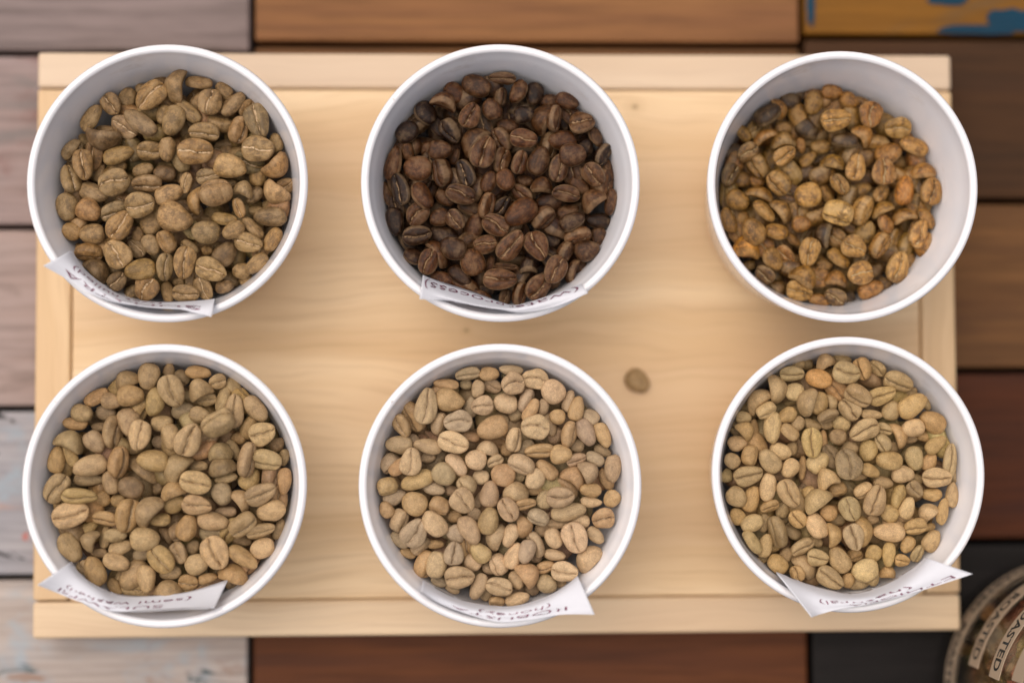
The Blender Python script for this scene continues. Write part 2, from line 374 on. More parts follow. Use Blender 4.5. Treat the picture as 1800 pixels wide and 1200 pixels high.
BEANS = [
[(-4.7,33,5.5,4,0,150,1,'d'),(0.1,30.7,11,5.3,80,120,0,'n'),(7,32,8.4,4.8,-5,150,0,'n'),(14.3,29.6,6.2,4.6,-50,180,0,'n'),(-14.7,28,6.2,5.5,60,180,1,'n'),(-10.1,30.5,4.8,3.7,0,180,1,'n'),(-6.7,27.3,10.6,7.7,45,0,0,'o'),(-18.6,25.1,7,6.2,-60,15,0,'n'),(-25.4,21.6,9.1,5.5,55,150,0,'n'),(17,25.5,9.2,5.5,45,150,0,'g'),(10.5,25.5,7.9,7.7,85,5,0,'n'),(6.8,26.8,6.6,5.1,60,180,1,'n'),(21.1,24.3,5.9,5,60,30,0,'o'),(25.4,20.5,10.3,7.7,-72,5,0,'g'),(4.1,23.3,9.9,5,-42,150,0,'n'),(-3.4,22.2,6.2,4.4,70,180,0,'n'),(-0.3,20,9.5,7,70,170,0,'n'),(-9.9,19.3,11.7,5.9,-35,170,0,'g'),(-14.6,18.5,8.8,6.6,-30,20,0,'g'),(-21.1,18.1,6.6,3.3,0,180,1,'n'),(-21.1,14.4,11,5.5,-10,-100,0,'d'),(13,19.5,8.8,5.1,-15,-60,1,'n'),(9,16.9,9.5,6.6,-5,40,0,'n'),(18.7,17.4,8.4,5.7,75,60,0,'o'),(6.7,10.4,11,8.1,5,0,0,'o'),(2.9,14.8,5.9,5.1,60,180,2,'n'),(-2.1,11.5,7.5,5.1,85,180,0,'n'),(-7.5,11.8,8,6.4,5,30,1,'n'),(-16.4,10,9.5,5.5,20,180,0,'y'),(-26.5,6.7,9.5,6.2,100,10,0,'o'),(-30.9,11.8,7.3,5.5,50,60,0,'d'),(-26.9,14.4,6.2,3.3,-60,150,1,'n'),(14.9,12.1,4.5,3.7,0,150,1,'d'),(25,11.4,9.9,8.1,0,5,0,'n'),(30.4,14,5.9,4.3,100,180,0,'n'),(30.2,6.3,9.2,5.5,40,-110,0,'o'),(18.4,11.6,5.9,3.7,10,150,1,'n'),(16.7,6.3,9.9,7.7,-10,180,0,'l'),(24.2,4.5,7,5.3,80,180,1,'y'),(32.4,1.4,6,5.3,30,20,1,'n'),(29.7,-1.4,9.2,5.1,-38,-120,0,'l'),(-30.8,2.6,8.8,6.6,110,40,0,'n'),(-22.8,5.2,5.8,3.1,70,150,1,'n'),(-18.1,5.9,8,4.4,30,180,1,'y'),(-17.4,1.5,9.5,8.4,25,0,0,'n'),(-9.8,5.9,6.6,4.4,20,180,1,'n'),(-3.3,4.8,6.9,5.5,0,180,1,'d'),(-7.7,1.5,9.1,6.6,0,45,0,'n'),(-23.9,-1.1,9.5,5.5,-20,160,0,'g'),(10,3.7,7.3,4.8,5,20,0,'g'),(3.7,1.5,6.4,3.7,80,0,0,'l'),(-1.4,-1.8,8.8,6.2,25,180,0,'l'),(1.5,4.5,5.1,4.4,60,180,2,'n'),(16.4,2.1,4,2.9,0,150,1,'n'),(-31.6,-5.5,8.7,6.7,95,180,0,'g'),(-24.9,-6.6,7.7,6.9,-30,180,0,'o'),(-18.1,-6.6,8.8,6.9,20,40,1,'g'),(-9.4,-5.1,9.1,8,10,15,0,'n'),(6.2,-3.4,8.9,4.2,75,100,0,'o'),(12.8,-2.1,10.1,8.2,12,-55,0,'n'),(20.4,-0.3,6.4,4.5,-15,100,0,'g'),(23.5,-1.8,6.2,4,45,180,0,'d'),(19.3,-5.8,6.2,4,-70,30,0,'o'),(23.7,-6,4.8,3.3,0,150,1,'n'),(27.3,-4.1,3.7,2.9,0,150,1,'n'),(0.6,-9.1,10.8,8.6,-20,180,0,'l'),(-6.8,-9.9,7.7,6.6,40,180,1,'n'),(-15.5,-11.3,9.8,7.3,55,0,0,'o'),(-28.1,-10.6,6,4.2,-60,100,0,'n'),(-30.8,-13.1,6,5.5,-20,180,0,'o'),(-24,-13.4,7.7,6.4,0,170,0,'n'),(14.8,-8.8,7.9,4.2,-10,150,0,'y'),(17.5,-12.4,7.2,5.3,30,170,0,'n'),(9.5,-13.2,8.6,7.2,0,180,0,'g'),(23.3,-11.3,8.4,4.2,-45,140,0,'n'),(28.4,-8.4,9.9,6,-3,180,0,'d'),(29.4,-15.4,7.9,5,60,170,0,'o'),(22.1,-16.1,8.8,6.2,-15,15,0,'n'),(8.4,-8.4,4.8,3.3,0,180,2,'n'),(-11.1,-13.2,4.7,3.6,80,180,1,'n'),(-11.5,-17.2,6.6,5.5,-45,10,1,'g'),(-16.2,-19.6,9.1,8.4,-55,0,0,'l'),(-25,-18.6,8.4,5.2,-5,60,0,'o'),(-28.8,-17.2,3.3,2.9,0,180,1,'n'),(-6.6,-16.8,6.9,5.1,-60,170,0,'g'),(-1.8,-15.7,7.4,5,-60,60,0,'o'),(4.3,-17.3,6,4.7,-30,40,1,'n'),(9.2,-18.1,3.5,3.1,0,180,1,'y'),(14.6,-19,8.6,6.7,50,180,1,'d'),(-9.6,-24.3,9.5,6.7,10,180,0,'y'),(-2.7,-23.4,8.5,5.5,85,30,0,'n'),(3.4,-22.3,10,6.7,82,5,0,'o'),(11,-24.3,9.6,7,-25,5,0,'l'),(24.1,-22.2,8.2,5,40,160,0,'n'),(19.4,-24.3,5.7,5.1,0,180,1,'n'),(-19,-22.7,5.2,4,70,150,1,'n'),(-23.3,-24.5,9.1,4.7,-40,110,0,'d'),(-16.7,-27.4,6.4,5.7,50,0,0,'d'),(-13,-30.3,5.2,4.7,30,60,1,'g'),(-7.8,-29.8,7.6,7.5,60,0,0,'o'),(-2.5,-30.7,6.9,4,-78,170,1,'l'),(3.8,-31.1,8.4,5.5,-5,25,0,'n'),(8.7,-29.6,7.7,5.1,-60,10,0,'n'),(14.7,-28.9,5.5,4.7,10,150,0,'d'),(0.7,-27.4,3.8,3.1,0,180,1,'n'),(20.5,-26.4,4.4,3.3,30,150,1,'n')],
[(1,33.2,8.5,4.1,-5,40,0,'n'),(-7,30.4,9.2,7,-20,180,0,'g'),(5.6,29.1,7.7,5.2,65,150,0,'o'),(10.7,28.8,7.4,5.9,80,180,1,'k'),(0,28,6.3,4.4,80,60,1,'g'),(-13.5,28.7,7.2,6.3,-50,180,0,'o'),(-16.4,25.7,8.2,5,-20,90,0,'o'),(15.1,26.9,5.9,4.4,0,180,1,'n'),(20.7,26.5,7.5,5.2,-20,180,0,'n'),(-2.2,23.5,6.8,6,-60,180,0,'n'),(-8.7,21.3,8.1,6.6,65,0,0,'l'),(-21.7,22.4,7.7,7,-60,150,0,'k'),(-18.8,19.4,8.8,4.4,-60,180,1,'k'),(-27.9,16.8,7.5,6.8,40,180,0,'k'),(7.4,22.1,6.6,5.5,10,180,0,'k'),(12.5,20.6,9.6,5,75,120,0,'n'),(16,20.6,8.3,4.3,80,60,0,'n'),(19.4,20.6,6,3.3,-70,180,1,'k'),(2.6,19.4,7,4.4,-10,170,1,'n'),(24.7,19.1,7.8,7.2,5,-30,0,'l'),(29.1,15.6,6.5,4.1,-65,150,0,'n'),(-14,17.2,8.2,6,-55,60,0,'k'),(-7.8,14.2,10.3,5.9,50,110,0,'n'),(7.1,14.4,8.5,6,-5,10,0,'O'),(1.1,15,8.1,5.5,-60,50,1,'n'),(18.8,14.3,8.8,6.3,0,180,0,'o'),(-27.4,10.9,6,3.8,-80,180,0,'y'),(-24.8,13.1,5.7,2.9,-75,120,1,'n'),(-21.9,12.7,5.7,3.3,60,120,1,'n'),(-17.7,11.3,7.3,6.2,0,180,0,'n'),(-32.6,7.5,10.6,5.5,75,140,0,'o'),(-13.4,9.8,5.3,3.3,70,150,1,'n'),(-4.8,10,10.1,7.7,65,0,0,'l'),(0.3,8.3,8.1,5.9,75,40,1,'l'),(5.8,7.6,7.4,5.5,75,40,0,'o'),(11.7,8,9.2,6.6,70,180,0,'n'),(21.7,9.5,8.3,7.2,0,180,0,'g'),(25.8,12.8,5.9,5.2,60,180,1,'k'),(30.6,10.2,7.4,4.4,60,60,0,'k'),(33.1,5.8,8.3,4.1,-80,150,1,'n'),(17.5,5.8,8.8,6.3,75,20,0,'n'),(-24.4,5.7,8.6,7.9,0,180,0,'l'),(-16.6,4.6,8.4,6.2,-75,60,0,'n'),(-10,4.2,8.6,6.2,-70,30,0,'k'),(28.1,3.9,8,6.6,-45,20,0,'l'),(-3.4,1.7,6.8,4.8,70,180,0,'o'),(1.7,2.3,6.8,6,-70,180,0,'l'),(12.8,0.7,6.8,4.4,-5,130,0,'y'),(7.6,2.4,5.3,4,0,180,1,'n'),(19.8,-1.7,8.5,5.3,-10,20,0,'n'),(24.2,1.3,7.5,5.9,-50,180,1,'n'),(-29.3,-0.6,10,6.2,-75,30,0,'k'),(-33.8,-1.3,8.2,3.8,-70,150,1,'n'),(-22.7,-2.6,8.9,6.3,-60,150,0,'o'),(-11.7,-2.2,9.2,6.3,-15,0,0,'n'),(-16.3,-2.8,6.6,4.4,-40,180,1,'n'),(6.9,-1.3,7.5,5.1,-40,40,1,'o'),(27.6,-3.6,8.2,5.2,40,120,0,'l'),(33.4,-4.2,8.2,4,80,150,0,'n'),(-4.2,-5.4,8.2,4.4,75,60,0,'l'),(0.6,-5,7,4.8,50,30,1,'k'),(6.1,-7.8,11,7.8,35,180,0,'o'),(20.5,-6.5,7.4,4.4,20,150,1,'n'),(-24.5,-7.9,7.8,6.7,50,0,0,'n'),(12.5,-8.7,8.2,5.9,40,70,0,'n'),(21.4,-10.2,8.2,6,25,150,0,'d'),(-31.3,-10,8.9,5.6,-80,180,0,'k'),(-17.9,-8.8,6.3,5.6,20,180,0,'n'),(-13,-9.8,6.7,5.9,-50,30,0,'n'),(29.7,-9.4,7.8,4.9,0,180,1,'k'),(-7.3,-10.9,8.2,5.9,70,180,1,'n'),(-1.2,-11.3,8.6,6.8,-25,10,0,'l'),(-24.7,-14,8.9,6.3,10,30,0,'d'),(-14.1,-18.2,8.2,7,-25,180,0,'d'),(-4.4,-17.1,7.5,6,15,0,0,'l'),(23.1,-14,8.5,4.9,15,60,0,'l'),(15.6,-15.3,6,5.5,0,180,1,'k'),(30,-14.6,6,5.1,80,180,1,'n'),(3.1,-17.3,10.4,7.1,50,20,0,'l'),(11.1,-17.7,9.5,7,-65,0,0,'o'),(-18.1,-19.3,9.7,4.1,-55,120,0,'o'),(19.1,-19,6.8,4.8,60,60,0,'n'),(26.1,-18.8,7.9,6.3,15,180,0,'g'),(-26,-20.4,6.1,5.7,-20,150,0,'d'),(-21.4,-22.4,8.2,6.3,75,0,0,'o'),(-8.1,-22.4,8.3,7.8,-60,180,0,'l'),(-3.1,-22.3,5.3,3.1,75,150,1,'o'),(2,-23.2,7.5,2.6,-5,30,1,'l'),(8.4,-23.4,5.6,4.8,0,120,0,'k'),(16.3,-24.9,8.8,6.8,65,10,0,'l'),(21.5,-24.9,9,3.8,75,90,1,'n'),(25.1,-24.2,4.8,4,20,180,1,'n'),(-11.8,-26.2,8.2,5.4,-45,170,0,'d'),(-17.4,-27.1,7.5,4.8,-20,180,0,'o'),(0,-27.4,10.4,6.8,0,0,0,'l'),(11.1,-29.7,8.9,7.3,50,20,0,'l'),(5.6,-31.5,7.5,4.4,75,60,0,'o'),(1.4,-32.6,5.3,4.4,80,30,1,'n'),(-6.3,-32.1,8.2,3.8,-20,180,0,'o'),(-3.9,-30,5.1,4,0,180,1,'k')],
[(1.6,32.3,6.9,4.7,0,180,0,'o'),(6.8,29,6.5,5.4,-30,180,0,'o'),(-4.2,28.1,7.3,5.8,80,180,0,'n'),(-7.2,32.5,4.7,3.2,0,180,1,'k'),(-11,29.6,6.9,6,0,180,1,'k'),(-14.6,26.5,6.9,3.5,-65,120,0,'o'),(-19.6,25.4,9.2,6.9,30,150,0,'k'),(12.8,24.3,8.4,7.5,80,0,0,'o'),(2,22.6,9.6,7.3,10,0,0,'l'),(15.5,26.7,6.2,3.2,-70,150,1,'n'),(-26.5,19.7,6.2,3.9,-50,180,0,'y'),(-19.5,17.8,9.2,3.8,30,90,0,'o'),(-13,21.2,5.4,4.5,0,180,1,'n'),(-5.8,20.5,7.7,6.5,-40,180,1,'k'),(21.1,20.5,8.4,6.9,0,30,0,'l'),(10.9,18.2,7.7,4.7,-50,120,0,'o'),(-13.8,16.7,8,4.7,5,110,0,'n'),(26.4,15.2,9.2,6.2,-20,150,0,'l'),(4.8,16.7,8.4,5.7,0,150,0,'k'),(-30.3,14.4,6.9,6,30,180,1,'k'),(-25.2,12.9,6.9,6,40,20,0,'g'),(-7.8,15.6,5,3.2,-80,180,1,'o'),(-1.7,15.2,6.2,4.5,0,180,1,'n'),(-14.1,11.8,8,5.7,30,20,0,'l'),(18.1,12.9,8.4,7.2,20,150,0,'o'),(-30.7,6.1,7.5,6.4,60,30,0,'d'),(-21.1,9.1,7.7,6.2,-60,60,0,'n'),(1.3,10,7.7,3.9,-5,120,0,'y'),(7.7,8,8.7,6.2,75,10,0,'l'),(16.2,6.7,8.4,8,-85,0,0,'o'),(-5.9,11.4,6.2,3.9,40,150,1,'y'),(-6.4,6.9,6.9,4.7,20,180,1,'k'),(29.3,7.3,8.4,4.3,5,120,0,'o'),(3,3.1,7.3,5,-50,20,0,'n'),(-26,5.3,6.1,5.4,0,180,1,'n'),(-15.3,3.8,8.4,6.5,-50,60,0,'l'),(-21.5,4.6,5,3.9,0,180,1,'o'),(23,1.2,9.6,6.2,80,180,0,'O'),(30.7,0.8,8.7,7.3,80,20,0,'o'),(10.2,2,6.9,4.7,20,150,1,'n'),(-6.8,-0.3,8.4,8,20,180,0,'l'),(0.1,0.8,6.9,3.9,-60,150,1,'y'),(-21,0.4,9.1,3.5,-15,110,0,'y'),(-28,-1.6,7.6,6.4,-30,180,0,'y'),(-19.7,-4.8,8.4,4.9,-45,150,0,'l'),(-14.5,-4.8,8.4,4.2,-50,120,0,'n'),(16.7,0.8,6.2,4.7,60,0,1,'l'),(2.2,-5.4,9.5,8.4,-20,60,0,'W'),(9.4,-4.8,9.5,6.2,65,60,0,'l'),(-31.3,-7.9,8.4,4.6,-70,180,0,'y'),(-26.9,-6.7,6.1,5.4,20,180,1,'y'),(16.2,-4.3,7.7,3.2,30,110,0,'y'),(23,-6.4,8.4,3.9,15,110,0,'o'),(30.2,-7.1,7.3,4.7,-60,150,0,'o'),(-23.8,-11.6,8.8,7.5,-60,180,0,'n'),(-16.3,-11.2,7.3,5.8,-10,150,0,'y'),(-8.5,-9,6.1,5.4,0,180,0,'o'),(-25.5,-16.1,9.1,6.9,-5,120,0,'Y'),(-2.1,-12,8.4,4.6,75,100,0,'k'),(11.2,-11.6,7.7,6.2,60,180,0,'g'),(17.3,-9,6.2,5.3,-60,150,0,'o'),(-10.4,-13.5,5.4,3.1,-40,150,1,'o'),(-6.7,-17.8,9.1,6.4,75,0,0,'l'),(26.7,-12,9.2,6.2,65,20,0,'l'),(14.3,-15.4,8.4,5.4,60,60,0,'y'),(6.9,-16.2,8,6.9,-30,10,0,'l'),(2.9,-19.2,8,5.4,-40,150,0,'y'),(29.3,-15.2,8.4,3.9,70,120,0,'o'),(-17.3,-19.7,7.6,6.1,-60,150,0,'n'),(-13.3,-18,6.9,4.9,-40,40,0,'o'),(20.1,-22.2,9.9,7.3,75,20,0,'l'),(25.2,-20.3,6.2,4.7,60,180,1,'n'),(8.7,-24.4,8,7.5,20,0,0,'l'),(-23.9,-21,3.9,3.1,0,180,1,'g'),(-8.3,-24.9,8.8,5.4,-25,130,0,'y'),(-20.4,-24.8,6.5,5.8,-40,40,0,'d'),(-1.1,-21.4,5.4,4.6,0,180,1,'n'),(14.4,-22.9,6.2,4.7,30,180,1,'d'),(2,-25.6,7.3,4.3,-10,120,0,'o'),(17.7,-27.5,4.6,3.9,0,180,0,'d'),(-9.5,-29.3,8.4,6.4,-20,10,0,'l'),(12.8,-29.7,8.4,5.8,20,180,0,'o'),(-15.1,-28.2,6.9,3.9,-55,120,1,'d'),(1.4,-31.2,6.9,5.8,-30,30,0,'d'),(-3.1,-32.7,7.3,3.9,-10,180,0,'o'),(6.7,-31.9,4.6,4.5,0,180,1,'k')],
[(-6.1,31.5,8.1,6.9,80,180,0,'n'),(-0.9,33.5,4.2,3.6,80,180,1,'n'),(8.3,33.2,7.9,4.3,-5,150,0,'o'),(3.4,31.5,5.2,4.3,-40,60,1,'d'),(-12.7,30.4,7.6,5,30,130,0,'n'),(1.3,27.3,10.1,7.6,-65,5,0,'n'),(8.8,27.8,7.3,5.8,25,120,0,'n'),(13.9,30,5.2,4.7,20,20,0,'n'),(18.5,28.4,6.2,4.3,-50,150,0,'n'),(-21.5,25.8,8,4.7,30,150,0,'o'),(-11,26.1,8,6.5,0,170,0,'o'),(-16.8,24.3,6.6,4.7,-10,180,0,'n'),(-4.1,24.1,8.6,5.8,80,180,0,'y'),(10.6,24.9,5.9,4.3,10,20,1,'n'),(15.2,24.8,8.4,4.7,75,150,0,'n'),(18.8,21.3,10.4,6.5,82,0,0,'n'),(25.4,22.2,9.1,5.5,-50,180,0,'n'),(-25.3,20.9,6.6,5.5,-15,180,0,'n'),(-19,21.1,6.2,4.7,-10,180,1,'g'),(-11.7,18.2,8.8,6.8,-75,180,0,'n'),(-27.5,17.9,7.6,4,-5,180,0,'o'),(3.5,21.7,7.2,5.2,10,180,1,'g'),(9,20.1,6.6,5,-20,180,0,'n'),(-20.8,17,5.2,3,0,150,1,'d'),(-2.2,18.2,6.6,5.2,0,150,0,'n'),(22.8,16.6,7.3,5,70,180,1,'y'),(27.2,14.7,7.9,7.3,20,0,0,'l'),(-16.8,15.5,10,4.9,80,60,0,'n'),(14.9,17.2,10.2,7.2,30,-50,0,'n'),(-7.7,14.4,9,6.7,82,0,0,'l'),(6.4,13.1,10.2,7.9,60,0,0,'l'),(-28.5,12.9,9,5.4,-20,100,0,'n'),(-21.3,12.5,7.3,5.9,-45,180,0,'g'),(0.6,13.9,8,5.5,-75,180,0,'n'),(-10.4,11,5.9,4.3,20,180,1,'n'),(-3.3,12.4,4.7,4.3,0,180,1,'g'),(31,11.5,4.8,4.3,40,180,1,'d'),(19.6,13.4,4.5,3.7,0,180,1,'o'),(-28.9,8.6,7.6,4.3,-60,180,0,'y'),(-33.3,7.6,8.3,5.4,85,180,0,'o'),(-22.5,5.7,10.2,6.4,15,180,0,'l'),(-14.6,6.8,9.5,5.2,80,70,0,'o'),(-4.3,7.1,9.5,6.5,-10,180,0,'y'),(-7.5,4.9,11.5,4.3,-30,120,1,'d'),(14.6,9.5,7.6,4.7,10,120,0,'n'),(18.5,9.8,7.2,3.7,-60,150,1,'n'),(2.1,4.9,10.6,6.1,60,110,0,'n'),(7.8,5.6,6.9,4,-5,150,1,'n'),(22.5,7.3,10.6,4.7,80,70,0,'n'),(28.5,7.5,8.8,5.9,-15,50,0,'l'),(33.2,7.6,5.2,3.3,80,180,0,'d'),(15.3,5.3,8.8,4.5,15,130,0,'d'),(16.4,2.1,6.9,3.7,10,150,0,'n'),(8.2,0.8,9.5,7.2,-15,0,0,'l'),(23.2,1.5,7.3,6.2,60,180,1,'y'),(-32.3,-0.8,9.4,7.3,60,20,0,'n'),(-23.8,1.6,9,4.4,0,180,1,'g'),(-16.9,0.7,7.3,5.2,-75,180,0,'n'),(-10.7,-0.9,7.7,6.7,-20,180,0,'d'),(-25.2,-2.8,10.5,5.4,-3,40,0,'y'),(-19.9,-4.3,5.2,4.9,40,180,1,'o'),(-3.9,-0.6,5.2,3.6,80,150,1,'d'),(1.4,-1.5,8.8,4,20,120,0,'o'),(33.4,0.8,8.1,4.3,85,180,0,'o'),(26.8,-2.6,9.8,6.5,25,20,0,'n'),(15.5,-2.7,7,6.2,-70,170,0,'g'),(21.2,-4.5,7.3,4,-55,120,0,'n'),(8.6,-5.7,9,5.9,-10,10,0,'n'),(1.6,-5.5,6.9,5.7,20,180,0,'y'),(-15.3,-4.7,4.4,4.2,0,180,1,'y'),(-27.9,-8.6,11.2,7.6,15,0,0,'l'),(-12,-8.6,10.2,5.7,75,50,0,'o'),(-6,-7.6,10.5,5.7,55,110,0,'n'),(-18.2,-9.4,7.6,5.4,-10,40,0,'o'),(29.7,-7.8,8.8,6.2,15,180,0,'l'),(16.1,-8.1,6.6,3.3,0,180,1,'g'),(-2.6,-10.1,6.6,4.3,5,150,0,'y'),(12.9,-10.7,9.5,5.9,-10,170,0,'l'),(21.4,-11.2,8.8,5.7,40,50,0,'n'),(2.2,-13.3,5.9,5.4,40,60,1,'d'),(5.4,-12.4,8,6.1,70,180,0,'o'),(26.5,-13.3,8.8,4.7,15,40,0,'n'),(31.8,-13.5,6.6,3.3,70,180,1,'n'),(-24.1,-12.8,6.6,4,30,180,1,'y'),(-15.2,-14.5,6.9,4.3,5,180,0,'n'),(-22.8,-15.9,6.6,4.3,65,120,0,'n'),(-6.3,-15.8,8.7,7.3,0,180,0,'l'),(-0.6,-14.7,6.2,3,-55,120,1,'d'),(12.2,-14.5,8,5.2,-10,180,1,'g'),(-19.1,-15.3,6.6,3.7,80,150,1,'n'),(-28.1,-17.9,9.4,6.4,-60,150,0,'n'),(20.4,-16.3,6.9,3.7,-15,150,1,'d'),(-14.1,-17.9,7.3,4.7,15,150,0,'n'),(27.2,-18.7,7.3,6.2,20,180,0,'l'),(13.8,-19.7,10.2,8,-65,0,0,'l'),(3.1,-19.8,6.9,5.4,-60,20,0,'n'),(6.5,-18.4,4.7,4.2,60,180,1,'n'),(-1.8,-21.4,9.4,7.3,-50,10,0,'y'),(21.8,-20.8,10.2,5.2,-35,150,0,'o'),(-20.8,-19.9,5.1,3,0,180,1,'n'),(-14.8,-21.9,8,5.4,-20,150,0,'l'),(-8.1,-20.4,5.9,4.3,20,180,1,'g'),(8.3,-23.2,7.6,6.4,20,180,0,'l'),(18.6,-25.8,9,4.7,-15,120,0,'o'),(-24.5,-24.5,5.4,4.3,-50,30,0,'n'),(-20.8,-24.8,9.4,6.4,-70,170,0,'o'),(-10.2,-26.4,10.2,7.9,40,180,1,'n'),(-6.2,-27.2,8.3,5.7,-85,180,0,'l'),(0.1,-25.8,6.6,4.3,10,180,1,'l'),(-14.4,-27.5,5.9,4.3,80,180,1,'n'),(5.6,-28.2,5.9,5.4,0,30,0,'o'),(-0.2,-30.1,8.3,4.1,5,120,0,'n'),(11.2,-27.3,5.9,3.4,15,180,0,'o'),(-15.8,-29.6,5.9,3.7,-50,150,1,'o'),(17.9,-29.1,4.7,4.3,40,180,1,'d')],
